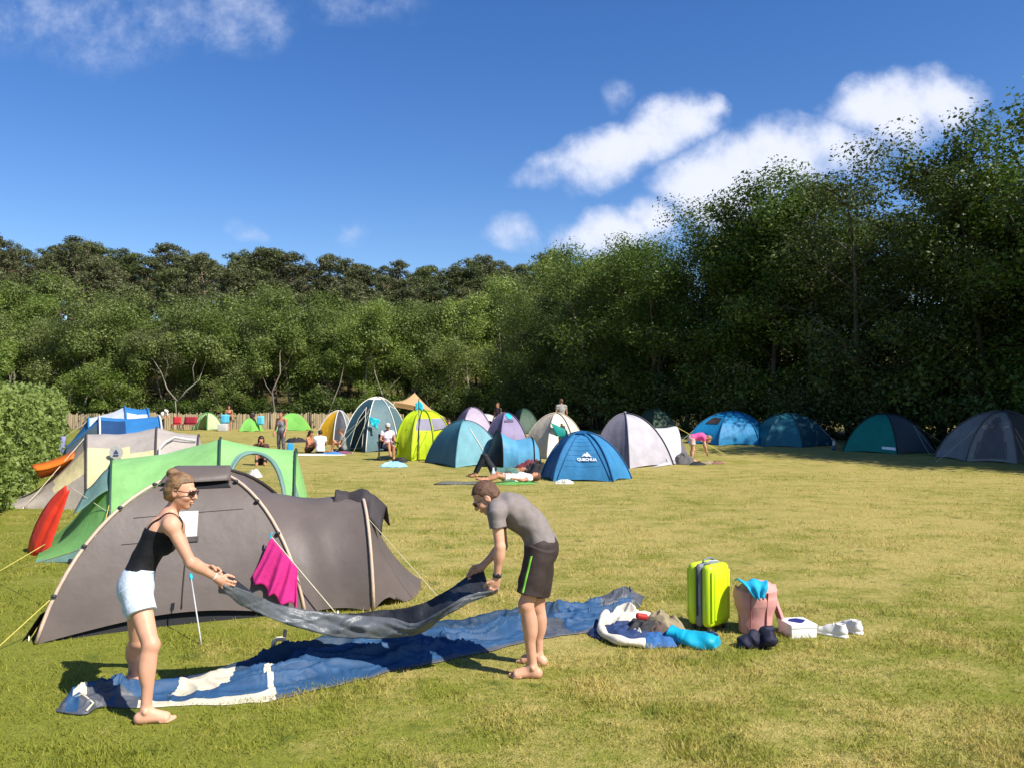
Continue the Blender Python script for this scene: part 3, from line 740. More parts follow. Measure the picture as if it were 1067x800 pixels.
# ---- the green tunnel tent behind it
GR = fab('green', '#93c97c', .20); GRd = fab('green_side', '#8cc673', .42); GRg = fab('grey_green', '#6f8f84', .12); GRk = fab('green_trim', '#2f4a3c', .05)
t = thing('tunnel_tent', 'bright green tunnel tent with an arched side opening and a red door flap', 'tent', (-4.4, 11.6, 0))
wd = (-.05, 1.0)
h0 = hoop(-6.50, 11.5, .95, .05, (-.45, .95)); h1 = hoop(-5.60, 11.6, 1.12, 1.23, (-.47, 1)); h2 = hoop(-4.08, 11.6, 1.2, 1.53, (-.34, 1)); h3 = hoop(-3.02, 11.6, 1.1, 1.36, (-.24, 1)); h4 = hoop(-2.70, 11.6, .98, .06, (-.2, 1))
gm = MB()
P = []
for i in range(19):
    f = i / 18; row = []
    for j in range(21):
        p = h0[j].lerp(h1[j], f); p.z += -.16 * math.sin(3.14 * f) * h1[j].z + .02 * math.sin(j * 2.2 + f * 2) * math.sin(3.14 * f); row.append(tuple(p))
    P.append(row)
gm.grid(P, mfn=lambda i, j: 2 if (j < 2 or j > 17) and i < 15 else 1)
loft(gm, h1, h2, 14, .035, seed=1, mfn=lambda i, j: 0)
def ringpt(Rg, f):
    x = f * (len(Rg) - 1); i = min(int(x), len(Rg) - 2); return Rg[i].lerp(Rg[i + 1], x - i)
P = []; rim = [[], []]
for i in range(33):
    f = i / 32; w_ = min(1, max(0, (f - .05) / .86)); o_ = .40 * math.sin(math.pi * w_) ** .42 if 0 < w_ < 1 else 0.0
    row = []
    for j in range(25):
        q_ = o_ + (1 - 2 * o_) * j / 24; p = ringpt(h2, q_).lerp(ringpt(h3, q_), f); p.z -= .03 * math.sin(3.14 * f) * (1 if p.z > .4 else 0); row.append(tuple(p))
    P.append(row); rim[0].append(Vector(row[0])); rim[1].append(Vector(row[-1]))
gm.grid(P, mfn=lambda i, j: 2 if (j < 2 or j > 21) else 0)
for rm in rim:
    q = MB(); q.tube([p + Vector((0, 0, -.01)) for p in rm[1:-2]], .022, 6); q.build('opening_trim', GRg, t)
loft(gm, h3, h4, 8, .0, seed=3, mfn=lambda i, j: 2 if j < 5 or j > 14 else 0, skip=lambda i, j: j in (8, 9, 10, 11) and i > 3)
gm.build('fly', [GR, GRd, GRg], t)
for hp in (h1, h2, h3):
    q = MB(); q.tube([p + Vector((0, 0, .012)) + (p - Vector((p.x, 11.6, .3))).normalized() * .008 for p in hp], .016, 6); q.build('pole_sleeve', GRk, t)
hf = []
for i in range(9):
    f = i / 8; hf.append([tuple(h1[5].lerp(h1[8], j / 6) + Vector((-.42 * f * (1 - .35 * j / 6), -.12 * f, -.30 * f + .02 * math.sin(f * 6)))) for j in range(7)])
sheet(hf, 'storm_flap', GRg, t)
RED = fab('red_flap', '#f0472c', .30, .5, .4)
fl_ = []
for i in range(15):
    f = i / 14; row = []
    a = pt(29 + 40 * f ** 1.15, 571 - 66 * f ** .82 - 6 * math.sin(3.14 * f), 11.3 - .1 * f); b = pt(50 + 24 * f, 577 - 70 * f, 10.95 + .1 * f)
    for j in range(11):
        v = j / 10; p = a.lerp(b, v); p += Vector((.02 * math.sin(3.14 * v), -.10 * math.sin(3.14 * v) * (1 - .4 * f), -.06 * math.sin(3.14 * v)))
        if abs(v - .55) < .06: p.y += .04
        row.append(tuple(p))
    fl_.append(row)
sheet(fl_, 'door_flap', RED, t, 'orange red door flap standing out on the left')
rope_part(t, pt(48, 566, 11.0), at(-6, 598), .0045, ROPE_Y, 0); rope_part(t, h1[4], at(96, 600), .0045, ROPE_Y, 0); rope_part(t, pt(72, 506, 11.1), h1[3], .004, ROPE, 0)
sk = MB(); sk.grid([[tuple(gp((x_, 10.50 + .1 * k_), .01 + .10 * k_)) for k_ in range(3)] for x_ in np.linspace(-5.62, -2.9, 12)]); sk.build('skirt_and_shade', mat('black_skirt', (.012, .012, .014)), t)  # black strip put in for the shadow under the green tent

# ---- the beige tunnel tent
BE = fab('beige', '#b6aca2', .2); CR = fab('cream', '#eedfae', .25); BEk = fab('beige_trim', '#4b4643', .05)
t = thing('tunnel_tent', 'beige and cream tunnel tent with a white window and a round white badge', 'tent', (-7.6, 17.0, 0))
k0 = hoop(-10.15, 17.0, 1.2, .06, (-.4, .95)); k1 = hoop(-8.72, 17.0, 1.25, 1.38, (-.50, .97)); k2 = hoop(-7.28, 17.0, 1.3, 1.52, (-.40, .97)); k3 = hoop(-6.42, 17.0, 1.2, 1.36, (-.34, .97)); k4 = hoop(-6.05, 17, 1.1, .06, (-.3, 1))
gm = MB()
P = []
for i in range(13):
    f = i / 12; row = []
    for j in range(21):
        p = k0[j].lerp(k1[j], f); p.z -= .18 * math.sin(3.14 * f) * k1[j].z; p.x += .03 * math.sin(j * 2.9) * math.sin(3.14 * f); row.append(tuple(p))
    P.append(row)
gm.grid(P, mfn=lambda i, j: 1 if (2 < j < 6 or j > 16) and i > 6 else 0)
loft(gm, k1, k2, 16, .04, seed=5, mfn=lambda i, j: 1 if j < 6 - .10 * i else 0); loft(gm, k2, k3, 10, .02, seed=6); loft(gm, k3, k4, 6, 0)
gm.build('fly', [BE, CR], t)
for hp in (k1, k2, k3):
    q = MB(); q.tube([p + Vector((0, -.012, .010)) for p in hp], .019, 6); q.build('pole_sleeve', BEk, t)
wn = []
for i in range(9):
    u = .14 + .80 * i / 8; A_ = [k2[j].lerp(k3[j], u) for j in range(21)]
    wn.append([tuple(A_[3 + jj].lerp(A_[4 + jj], 0) + Vector((0, -.03, .02))) for jj in range(5)])
q = MB(); 
pth = [k2[j].lerp(k3[j], .10) for j in (2, 3, 4, 5)] + [k2[6].lerp(k3[6], .25), k2[7].lerp(k3[7], .45), k2[7].lerp(k3[7], .95)]
q.tube([p + Vector((0, -.03, .03)) for p in pth], .035, 6, flat=.5); q.build('window_trim', WHITE, t)
q = MB(); c_ = k1[5].lerp(k2[5], .45) + Vector((0, -.06, .0)); q.prism([c_ + Vector((.135 * math.cos(k * .2618), 0, .135 * math.sin(k * .2618))) for k in range(24)], (0, -.012, 0)); ob = q.build('badge', WHITE, t)
q = MB(); q.prism([c_ + Vector((-.05, -.015, -.02)), c_ + Vector((.05, -.015, -.02)), c_ + Vector((0, -.015, .06))], (0, -.006, 0)); q.tube([c_ + Vector((-.05, -.018, -.055)), c_ + Vector((.05, -.018, -.055))], .012, 4); q.build('badge_print', mat('ink_blue', '#3b4a78'), ob)
OR = fab('orange_flap', '#f2852f', .3, .5, .3)
fl_ = []
for i in range(13):
    f = i / 12
    a = pt(32 + 46 * f, 484 - 16 * f + 2.5 * math.sin(3.14 * f), 16.6 + .2 * f); m_ = pt(37 + 40 * f, 490 - 14 * f + 3 * math.sin(3.14 * f), 16.2 + .2 * f); b = pt(40 + 36 * f, 498 - 16 * f + 3 * math.sin(3.14 * f), 16.7)
    fl_.append([tuple(a), tuple(a.lerp(m_, .5)), tuple(m_), tuple(m_.lerp(b, .5) + Vector((0, .03, 0))), tuple(b)])
o = sheet(fl_, 'awning_flap', OR, t, 'orange flap stretched out to the left')
rope_part(t, k1[12], at(34, 523), .008, ROPE, 0); rope_part(t, k1[9], at(24, 530), .008, ROPE, 0); rope_part(t, k3[6], k3[6] + Vector((.9, -.6, -1.3)), .007, ROPE, 0)
rope_part(t, pt(34, 486, 16.6), at(22, 500), .006, ROPE, 0)

# ---- two blue tents at the left end
wd = (-.5, .95)
BL = fab('blue', '#3a80bd', .2); BLw = fab('bluewhite', '#dfe6ee', .3); BLd = fab('blue_dark', '#2a4a74', .15); WIN = mat('clear_window', (.10, .14, .19), rough=.15, spec=.6)
t = thing('tunnel_tent', 'blue tunnel tent with a smoked window behind the beige tent', 'tent', (-10, 21.5, 0))
a0_ = hoop(-11.6, 21.6, 1.1, .9, wd, pw=.7); a1_ = hoop(-10.75, 21.6, 1.25, 1.66, wd); a2_ = hoop(-9.2, 21.6, 1.25, 1.66, wd); a3_ = hoop(-9.0, 21.6, 1.2, .2, wd); am_ = hoop(-11.9, 21.5, 1.0, .05, wd)
gm = MB(); loft(gm, am_, a0_, 6, 0, m=0); loft(gm, a0_, a1_, 8, .02, mfn=lambda i, j: 2 if 3 < j < 8 else 0); loft(gm, a1_, a2_, 12, .03, seed=8, mfn=lambda i, j: 1 if (i < 5 and 4 < j < 8) else 0); loft(gm, a2_, a3_, 6, 0, m=1)
gm.build('fly', [BL, BLd, WIN], t)
for hp in (a1_, a2_): q = MB(); q.tube([p + Vector((0, -.02, .02)) for p in hp], .025, 6); q.build('pole_sleeve', BLw, t)
t = thing('tunnel_tent', 'white and blue family tent with a blue roof, farthest of the left tents', 'tent', (-13, 27, 0))
b0 = hoop(-15.2, 27.6, 1.3, .06, wd); b1 = hoop(-14.1, 27.6, 1.4, 1.5, wd); b2 = hoop(-12.9, 27.6, 1.6, 1.88, wd); b3 = hoop(-12.15, 27.6, 1.6, 1.80, wd); b4 = hoop(-11.8, 27.6, 1.45, .06, wd)
gm = MB(); loft(gm, b0, b1, 8, .05, m=0); loft(gm, b1, b2, 8, .03, mfn=lambda i, j: 1 if j > 3 else 0); loft(gm, b2, b3, 8, .02, mfn=lambda i, j: 0 if 6 < j < 14 else 1); loft(gm, b3, b4, 6, 0, m=1)
gm.build('fly', [BL, BLw], t)
for hp in (b1, b2, b3): q = MB(); q.tube([p + Vector((0, -.02, .02)) for p in hp], .03, 6); q.build('pole_sleeve', BL, t)
rope_part(t, b1[8], gp((-15.6, 26.5)), .008, ROPE, 0)

# ---- the tents in the middle
def col(name, h, tr=.18): return fab(name, h, tr)
TEAL = col('teal_grey', '#5a757a'); TEALd = col('teal_deep', '#2d4b55'); CRM = col('cream_cap', '#ece6d6')
d = domepx('tall teal grey dome tent with a cream cap and its door open, white trims', 357, 422, 471, 414, (268, 322, 20, 110, 160, 215), 3.4, [TEAL, TEALd, CRM], [0, 0, 0, 0, 0, 1], apex=(.04, 0), th0=20,
           holes=lambda i, u, t_: i == 5 and .30 < u < .82 and t_ < .60 * math.sin(math.pi * (u - .30) / .52) ** .5, tops=lambda i, u, t_, k: 2 if t_ > .80 else k)
d.poles(d.t, CRM, .02); d.line(d.t, 'trim', CRM, [(1, 0, .55), (1, .5, .62), (1, 1, .55)], .014)
d.line(d.t, 'trim', CRM, [(5, .30, .05), (5, .36, .40), (5, .56, .60), (5, .78, .40), (5, .82, .05)], .010)
ft = d
d.guys(d.t, [(0, 0, .62, -1.3, -1.1), (0, 0, .62, -.5, -1.4), (5, .9, .5, -1.8, -.3)])
LIME = col('lime', '#c9df24', .25); LIMd = col('lime_dark', '#a7bd1c', .2); LG = col('lime_window', '#8c8896', .1)
d = domepx('lime yellow dome tent with a grey band window and a dark pole', 411, 470, 480, 428, (258, 300, 5, 90, 165, 215), 2.9, [LIME, LIMd, LG], [0, 0, 0, 0, 1, 0], apex=(.0, .0), th0=8, sag=.01, sq=.72,
           tops=lambda i, u, t_, k: 2 if (i in (0, 1) and .42 < t_ < .64 and (u > .1 or i == 1)) else k)
d.poles(d.t, LIMd, .03); d.line(d.t, 'zip', DARKPOLE, [(0, .25, 0), (0, .28, .9)], .02)
d.line(d.t, 'seam', LIMd, [(0, .05, .02), (5, .45, .42)], .015); d.line(d.t, 'seam', LIMd, [(0, .10, .02), (5, .8, .42)], .015); d.line(d.t, 'seam', DARKPOLE, [(1, .0, .40), (1, .9, .42)], .015)
YEL = col('yellow', '#e8b021', .25); YGR = col('yel_grey', '#8b8f8e'); YDK = col('yel_dark', '#40434a')
d = domepx('small yellow and grey dome tent with white trim by the far fence', 331, 366, 463, 428, (282, 330, 20, 110, 200), 2.6, [YEL, YGR, YDK], [2, 1, 1, 1, 0], apex=(.12, 0))
d.poles(d.t, WHITE, .03)
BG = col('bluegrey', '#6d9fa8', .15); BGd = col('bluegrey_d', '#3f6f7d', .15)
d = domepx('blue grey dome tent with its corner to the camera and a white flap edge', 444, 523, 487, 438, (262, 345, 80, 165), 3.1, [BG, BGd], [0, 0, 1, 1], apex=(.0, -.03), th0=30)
d.line(d.t, 'door_edge', WHITE, [(0, .72, .03), (0, .42, .62)], .022); d.poles(d.t, BGd, .016)
# pop-up tunnel beside it
PB = col('popup_blue', '#5fa3c6', .22); PBk = col('popup_dark', '#0e1218', .04)
t = thing('pop_up_tent', 'light blue pop-up tunnel tent with a black panel as its shaded open end beside the blue grey dome', 'tent', at(535, 487))
f = at(535, 487); Yp = f.y + .75; s_ = FPX / Yp
def X_(px): return (px - 533.5) / s_
p0_ = hoop(X_(518), Yp, .76, 1.12, (-.25, .97), pw=.75, lean=.02); p1_ = hoop(X_(537), Yp, .80, .80, (-.12, 1), pw=.75); p2_ = hoop(X_(553), Yp, .78, .90, (-.12, 1), pw=.75, lean=.03)
pf = hoop(X_(560), Yp, .60, .62, (-.1, 1), pw=.75); pg_ = hoop(X_(563), Yp, .30, .28, (-.1, 1)); pe = hoop(X_(502), Yp - .1, .42, .05, (-.2, 1))
gm = MB(); loft(gm, p0_, p1_, 10, .04, m=0, lift=.02); loft(gm, p1_, p2_, 10, .0, m=0, lift=.02); loft(gm, p2_, pf, 6, -.05, m=0, lift=0); loft(gm, pf, pg_, 5, 0, m=1, lift=0); loft(gm, pe, p0_, 10, .12, m=1); gm.build('fly', [PB, PBk], t)  # left end closed in black to stand for the unlit interior
for hp in (p0_, p2_): q = MB(); q.tube(hp, .022, 6); q.build('hoop_seam', PBk, t)
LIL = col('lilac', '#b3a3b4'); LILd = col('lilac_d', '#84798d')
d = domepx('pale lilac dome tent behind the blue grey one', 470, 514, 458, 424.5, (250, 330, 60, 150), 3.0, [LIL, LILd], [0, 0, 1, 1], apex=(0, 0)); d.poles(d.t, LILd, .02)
aw = at(508, 452); q = []
for i in range(7):
    f_ = i / 6; q.append([tuple(pt(501 + 16 * f_, 431 + 2.2 * v + 3 * f_ - 1.5 * math.sin(3.14 * f_), aw.y + 1.0 - 1.2 * v)) for v in (0, .5, 1, 2, 3)])
sheet(q, 'awning', WHITE, d.t, 'white awning flap on the right')
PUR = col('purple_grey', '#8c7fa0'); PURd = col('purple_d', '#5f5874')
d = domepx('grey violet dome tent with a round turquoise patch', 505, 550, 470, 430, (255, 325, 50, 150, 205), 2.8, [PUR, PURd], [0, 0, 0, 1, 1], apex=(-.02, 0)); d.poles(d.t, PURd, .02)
d.patch(d.t, 'patch', mat('turq', '#25b5c8', .5), 0, .25, .80, .60, .86, .03, mask=lambda a, b: (a - .5) ** 2 + (b - .5) ** 2 < .23); d.patch(d.t, 'vent', PURd, 0, .1, .7, .52, .58, .035)
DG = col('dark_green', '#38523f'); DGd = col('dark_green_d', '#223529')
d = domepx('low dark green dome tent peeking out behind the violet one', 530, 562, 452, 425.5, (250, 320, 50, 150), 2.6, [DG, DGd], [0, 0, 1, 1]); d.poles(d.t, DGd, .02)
CRE = col('cream_tent', '#eae0c8', .22); CREd = col('cream_d', '#b9ad9c'); TL2 = col('teal_canopy', '#1f8f86', .25)
d = domepx('cream dome tent with a teal door canopy', 545, 612, 478, 430.5, (252, 300, 20, 110, 190), 3.2, [CRE, CREd, PBk], [0, 0, 1, 1, 1], apex=(.02, 0), th0=27,
           holes=lambda i, u, t_: i == 0 and .35 < u < .98 and t_ < .55 * math.sin(math.pi * (u - .35) / .63) ** .6); d.poles(d.t, CREd, .02)
cy = d.P(0, .5, .5).y - .55
q = []
for i in range(9):
    f_ = i / 8; q.append([tuple(pt(576 + 8 * v * (1 - f_) + (30 * f_ - 3) * v * .9 - 2 * (1 - v), 440.0 + (5 + 12 * (1 - f_) + 7 * f_) * v + 4 * f_ * (1 - v) * 0, cy + .3 * v + .3 * f_)) for v in np.linspace(0, 1, 7)])
sheet(q, 'door_canopy', TL2, d.t, 'teal door canopy')
QB = col('bright_blue', '#3a80b0', .2); QBd = col('bright_blue_d', '#1c5788', .15)
d = domepx('bright blue dome tent with a white mountain mark and lettering', 567, 654, 502, 450, (222, 300, 352, 90, 165), 2.3, [QB, QBd], [0, 0, 0, 1, 1], apex=(-.05, -.02), th0=30, N=26)
d.poles(d.t, QBd, .018); d.line(d.t, 'door_edge', QBd, [(0, .06, .02), (0, .22, .70), (0, .50, .80), (0, .80, .72), (0, .97, .02)], .015)
d.patch(d.t, 'hood', QBd, 0, .12, .90, .78, .97, .05)
for k_ in range(7): d.line(d.t, 'crease', QB, [(0, .16, .18 + k_ * .08), (0, .5, .165 + k_ * .08), (0, .88, .19 + k_ * .08)], .007, .0)
bt = d
# the mark: a two-topped mountain above a word
mk = [(-.5, 0), (-.18, .38), (-.06, .30), (.08, .55), (.5, 0), (.18, .10), (.0, .02), (-.2, .12)]
cxy = d.P(0, .60, .30, .012); ex = (d.P(0, .75, .30) - d.P(0, .45, .30)).normalized(); ez = (d.P(0, .60, .40) - d.P(0, .60, .22)).normalized(); nn = ex.cross(ez); 
nn = nn if nn.y < 0 else -nn
INK = mat('ink_white', (.8, .8, .8), rough=.6)
q = MB(); sc_ = .27
q.prism([cxy + ex * (a * sc_) + ez * (b * sc_) + nn * .015 for a, b in mk], nn * .004); mo = q.build('emblem', INK, d.t)
fc = bpy.data.curves.new('lettering', 'FONT'); fc.body = 'QUECHUA'; fc.size = .105; fc.align_x = 'CENTER'; fc.extrude = .003; fc.offset = .004
to = bpy.data.objects.new('lettering', fc); COL.objects.link(to); bpy.context.view_layer.update()
me = bpy.data.meshes.new_from_object(to); COL.objects.unlink(to); bpy.data.objects.remove(to)
M = Matrix((ex, ez, nn)).transposed().to_4x4(); M.translation = cxy - ez * .105 + nn * .018
me.transform(M); me.materials.clear(); me.materials.append(INK); link('lettering', me, d.t)
GY = col('pale_grey', '#b9b4bb', .2); GYd = col('mid_grey', '#76727c', .15); GYw = col('white_grey', '#d4d1d6', .2)
d = domepx('pale grey dome tent with one dark pole and a porch to the right', 617, 697, 488, 431, (205, 262, 345, 70, 140), 3.2, [GY, GYd, GYw], [1, 0, 0, 0, 1], apex=(-.06, 0), th0=30, N=26)
d.poles(d.t, DARKPOLE, .026, which=[2]); d.poles(d.t, GYd, .015, which=[0, 1, 3, 4])
q = MB(); q.ell(d.P(0, 0, 1.0) + Vector((0, 0, .04)), (.06, .06, .05)); q.build('top_knob', GYd, d.t)
pb = [d.P(2, k / 20, .50 * math.sin(math.pi * k / 20) ** .7) for k in range(21)]; e_ = at(716, 483); pc = hoop(e_.x - .15, e_.y + 1.1, .75, 1.18, (-.05, 1), pw=.7)
gm = MB(); loft(gm, pb, pc, 10, .05, lift=.04); pd = hoop(e_.x + .25, e_.y + 1.1, .62, .1, (0, 1)); loft(gm, pc, pd, 6, .05, m=1); gm.build('porch', [GYw, GYd], d.t)
fw = at(676, 488); q = MB(); q.grid([[tuple(d.P(2, .02, .42)), tuple(d.P(1, .9, .03, .04)), tuple(gp((fw.x, fw.y - .05), .02))], [tuple(pb[8]), tuple(gp((e_.x - .5, e_.y + .0), .25)), tuple(gp((e_.x - .35, e_.y - .1), .02))]]); q.build('porch_flap', GYw, d.t, solid=.01)
rope_part(d.t, pc[8], at(757, 474), .010, ROPE_Y, 0)
d = domepx('dark green dome tent behind the pale grey one', 662, 704, 457, 426, (250, 320, 50, 150), 3.0, [DG, DGd], [0, 0, 1, 1]); d.poles(d.t, DGd, .02)
# tan tarpaulin pitched on a pole
t = thing('tarp_shelter', 'sand coloured tarpaulin pitched to a peak above the lime tent', 'tarp', at(432, 452))
f = at(432, 452); TA = col('tarp_tan', '#cda87a', .25); Yt = f.y + 1.0
pk = pt(432, 409, Yt); cor = [pt(411, 419, Yt - 1.2), pt(462, 435, Yt - 1.6), pt(466, 440, Yt + 1.6), pt(405, 423, Yt + 1.8)]
gm = MB()
for i in range(4):
    a, b = cor[i], cor[(i + 1) % 4]; P = []
    for ii in range(9):
        u = ii / 8; e = a.lerp(b, u) + Vector((0, 0, .18 * math.sin(3.14 * u)))
        P.append([tuple(pk.lerp(e, v) - Vector((0, 0, .20 * math.sin(3.14 * v)))) for v in np.linspace(0, 1, 8)])
    gm.grid(P)
gm.build('canopy', TA, t)
q = MB(); q.tube([gp((pk.x, pk.y)), pk + Vector((0, 0, .1))], .03, 6); q.build('pole', DARKPOLE, t)
for c_ in cor: rope_part(t, c_, gp((c_.x + (c_.x - pk.x) * .7, c_.y + (c_.y - pk.y) * .7)), .012, ROPE, 0)

# ---- right: tents in the shade of the tree row
B2 = col('shade_blue', '#1d7fb0', .16); B2d = col('shade_blue_d', '#14648f', .2)
d = domepx('turquoise blue dome tent in dappled shade under the right trees', 717, 798, 464, 429, (200, 248, 305, 350, 60, 120), 3.2, [B2, B2d], [0, 0, 0, 0, 1, 1], apex=(.08, 0), th0=12); d.poles(d.t, B2d, .02)
d.patch(d.t, 'dark_window', BRd, 0, .2, .8, .42, .60, .02)
d.guys(d.t, [(0, 0, .3, -.9, -.4)])
T2 = col('shade_teal', '#2a6a76', .15); T2d = col('shade_teal_d', '#1e4c5a', .15)
d = domepx('dark teal dome tent in the shade, between the blue and the two-tone green tents', 789, 864, 466, 431, (225, 272, 340, 60, 140), 3.0, [T2, T2d], [0, 1, 1, 1, 0], apex=(-.05, 0), th0=32); d.poles(d.t, T2d, .02)
d.guys(d.t, [(2, .0, .4, .6, -.7)])
G2 = col('shade_green', '#17806f', .2); G2g = col('shade_slate', '#49555a', .1); G2k = col('shade_black', '#252b2f', .08)
d = domepx('two-tone green and slate dome tent in the shade with white print at the hem', 879, 971, 473, 431, (196, 262, 318, 350, 60, 120), 3.0, [G2, G2g, G2k], [0, 1, 2, 2, 2, 2], apex=(-.02, 0), th0=28, N=26); d.poles(d.t, G2k, .022)
d.patch(d.t, 'hem_print', INK, 0, .72, .98, .05, .09, .012); d.patch(d.t, 'logo_print', INK, 2, .45, .75, .22, .32, .014, mask=lambda a, b: b < .35 or abs(a - .3) < .2)
d.guys(d.t, [(2, 0, .5, .1, -1.0), (2, 0, .5, .5, -.8), (3, 0, .5, 1.4, -.5)])
K2 = col('shade_grey', '#88847f', .14); K2d = col('shade_grey_d', '#5c5a59', .1)
d = domepx('dark grey tent with an arched door panel at the right edge of the field', 989, 1090, 483, 428, (215, 262, 320, 20, 110, 160), 3.4, [K2, K2d], [0, 1, 1, 1, 1, 0], apex=(.08, 0), th0=28, N=26); d.poles(d.t, K2d, .024)
d.patch(d.t, 'door', K2d, 0, .12, .80, .03, .66, .016, mask=lambda a, b: b < math.sin(math.pi * a) ** .5); d.line(d.t, 'door_zip', K2, [(0, .14, .03), (0, .22, .42), (0, .46, .66), (0, .70, .42), (0, .80, .03)], .014)
d.guys(d.t, [(0, 0, .6, -2.0, -.6), (1, 0, .5, 0, -.9), (1, .1, .45, .35, -.7)])

# ---- far ones by the fence
FG = col('far_green', '#7fbf5a'); FGd = col('far_green_d', '#4c8a3d')
d = domepx('small pale green dome tent with a black open door in front of the fence', 203, 229, 448, 430, (250, 290, 20, 110, 160, 215), 2.2, [col('far_sage', '#b9c79a'), FGd], [0, 0, 0, 0, 0, 0], th0=28,
           holes=lambda i, u, t_: i == 0 and t_ < .72 * math.sin(math.pi * u) ** .4); d.poles(d.t, FGd, .04)
d = domepx('low light green dome tent near the fence, left of the standing woman in grey', 249, 272, 449.5, 435, (240, 300, 20, 110, 170), 2.2, [FG, FGd], [0, 0, 1, 1, 1], th0=28)
d = domepx('pointed light green tent behind the standing woman in grey', 292, 321, 448.5, 430, (235, 305, 60, 120), 2.4, [FG, FGd], [0, 0, 0, 0], th0=40, apex=(-.08, 0))
# ------------------------------------------------------------------ people: one smooth skin grown from a distance field
V3 = lambda *a: np.array(a, float)
def nv(v): v = np.asarray(v, float); return v / (np.linalg.norm(v) + 1e-12)
class Field:
    def __init__(s, lo, hi, h):
        s.h = h; s.lo = np.asarray(lo, float); s.n = np.ceil((np.asarray(hi, float) - s.lo) / h).astype(int) + 1
        s.F = np.full(s.n, .5, np.float32)
    def axes(s, lo=None, hi=None):
        i0 = np.zeros(3, int) if lo is None else np.clip(np.floor((lo - s.lo) / s.h).astype(int), 0, s.n)
        i1 = s.n if hi is None else np.clip(np.ceil((hi - s.lo) / s.h).astype(int) + 1, 0, s.n)
        g_ = [(s.lo[k] + s.h * np.arange(i0[k], i1[k])).astype(np.float32) for k in range(3)]
        return tuple(slice(i0[k], i1[k]) for k in range(3)), g_[0][:, None, None], g_[1][None, :, None], g_[2][None, None, :]
    def add(s, prim, k=.012, cut=False):
        fn, lo, hi = prim; pad = k + 3.5 * s.h + .03
        sl, X, Y, Z = s.axes(lo - pad, hi + pad); A = s.F[sl]
        if A.size == 0: return s
        d = fn(X, Y, Z)
        if cut:
            d = -d; hh = np.maximum(k - np.abs(A - d), 0) / k; s.F[sl] = np.maximum(A, d) + hh * hh * k * .25
        else:
            hh = np.maximum(k - np.abs(A - d), 0) / k; s.F[sl] = np.minimum(A, d) - hh * hh * k * .25
        return s
    def mesh(s, F=None):
        F = s.F if F is None else F; S = F < 0
        a, b = slice(None, -1), slice(1, None)
        cnt = np.zeros(np.array(S.shape) - 1, np.int8)
        for i in (a, b):
            for j in (a, b):
                for k in (a, b): cnt += S[i, j, k]
        act = (cnt > 0) & (cnt < 8); idx = np.argwhere(act); I = np.full(act.shape, -1, np.int32); I[act] = np.arange(len(idx))
        P = np.zeros((len(idx), 3)); N = np.zeros(len(idx))
        cs = [V3(i, j, k).astype(int) for i in (0, 1) for j in (0, 1) for k in (0, 1)]
        for c1 in cs:
            for ax in range(3):
                if c1[ax]: continue
                c2 = c1.copy(); c2[ax] = 1
                f1 = F[tuple((idx + c1).T)]; f2 = F[tuple((idx + c2).T)]; cr = (f1 < 0) != (f2 < 0)
                t = np.where(cr, f1 / np.where(cr, f1 - f2, 1), 0)
                P += np.where(cr[:, None], c1 + t[:, None] * (c2 - c1), 0); N += cr
        P = (P / N[:, None] + idx) * s.h + s.lo
        Q = []
        for ax in range(3):
            o1, o2 = [(1, 2), (2, 0), (0, 1)][ax]
            sa = [slice(None)] * 3; sb = [slice(None)] * 3; sa[ax] = slice(None, -1); sb[ax] = slice(1, None)
            d = S[tuple(sa)].astype(np.int8) - S[tuple(sb)].astype(np.int8)
            e = np.argwhere(d != 0); sg = d[tuple(e.T)]
            ok = (e[:, o1] > 0) & (e[:, o2] > 0) & (e[:, o1] < I.shape[o1]) & (e[:, o2] < I.shape[o2]); e = e[ok]; sg = sg[ok]
            def at_(da, db):
                q = e.copy(); q[:, o1] -= da; q[:, o2] -= db; return I[tuple(q.T)]
            f = np.stack([at_(1, 1), at_(0, 1), at_(0, 0), at_(1, 0)], 1); f[sg < 0] = f[sg < 0][:, ::-1]; Q.append(f)
        Q = np.concatenate(Q) if Q else np.zeros((0, 4), int)
        return P, Q[(Q >= 0).all(1)]
def cap(a, b, ra, rb=None):
    a, b = np.asarray(a, float), np.asarray(b, float); rb = ra if rb is None else rb; ba = b - a; L2 = float(ba @ ba) + 1e-9
    def fn(X, Y, Z):
        x, y, z = X - a[0], Y - a[1], Z - a[2]; t = np.clip((x * ba[0] + y * ba[1] + z * ba[2]) / L2, 0, 1)
        return np.sqrt((x - t * ba[0]) ** 2 + (y - t * ba[1]) ** 2 + (z - t * ba[2]) ** 2) - (ra + (rb - ra) * t)
    r = max(ra, rb); return fn, np.minimum(a, b) - r, np.maximum(a, b) + r
def cone(a, b, ra, rb, sq=1.0, wd=None):
    """tapered cylinder with flat ends; sq flattens it across the direction wd"""
    a, b = np.asarray(a, float), np.asarray(b, float); L = np.linalg.norm(b - a); ax_ = (b - a) / L
    w_ = nv(np.cross(ax_, V3(0, 0, 1) if abs(ax_[2]) < .9 else V3(1, 0, 0))) if wd is None else nv(np.asarray(wd) - ax_ * (np.asarray(wd) @ ax_)); e = np.cross(ax_, w_)
    def fn(X, Y, Z):
        x, y, z = X - a[0], Y - a[1], Z - a[2]; t = x * ax_[0] + y * ax_[1] + z * ax_[2]
        p = (x * w_[0] + y * w_[1] + z * w_[2]) / sq; q = x * e[0] + y * e[1] + z * e[2]
        return np.maximum((np.sqrt(p * p + q * q) - (ra + (rb - ra) * np.clip(t / L, 0, 1))) * min(1, sq), np.maximum(-t, t - L))
    r = max(ra, rb) * max(1, sq); return fn, np.minimum(a, b) - r, np.maximum(a, b) + r
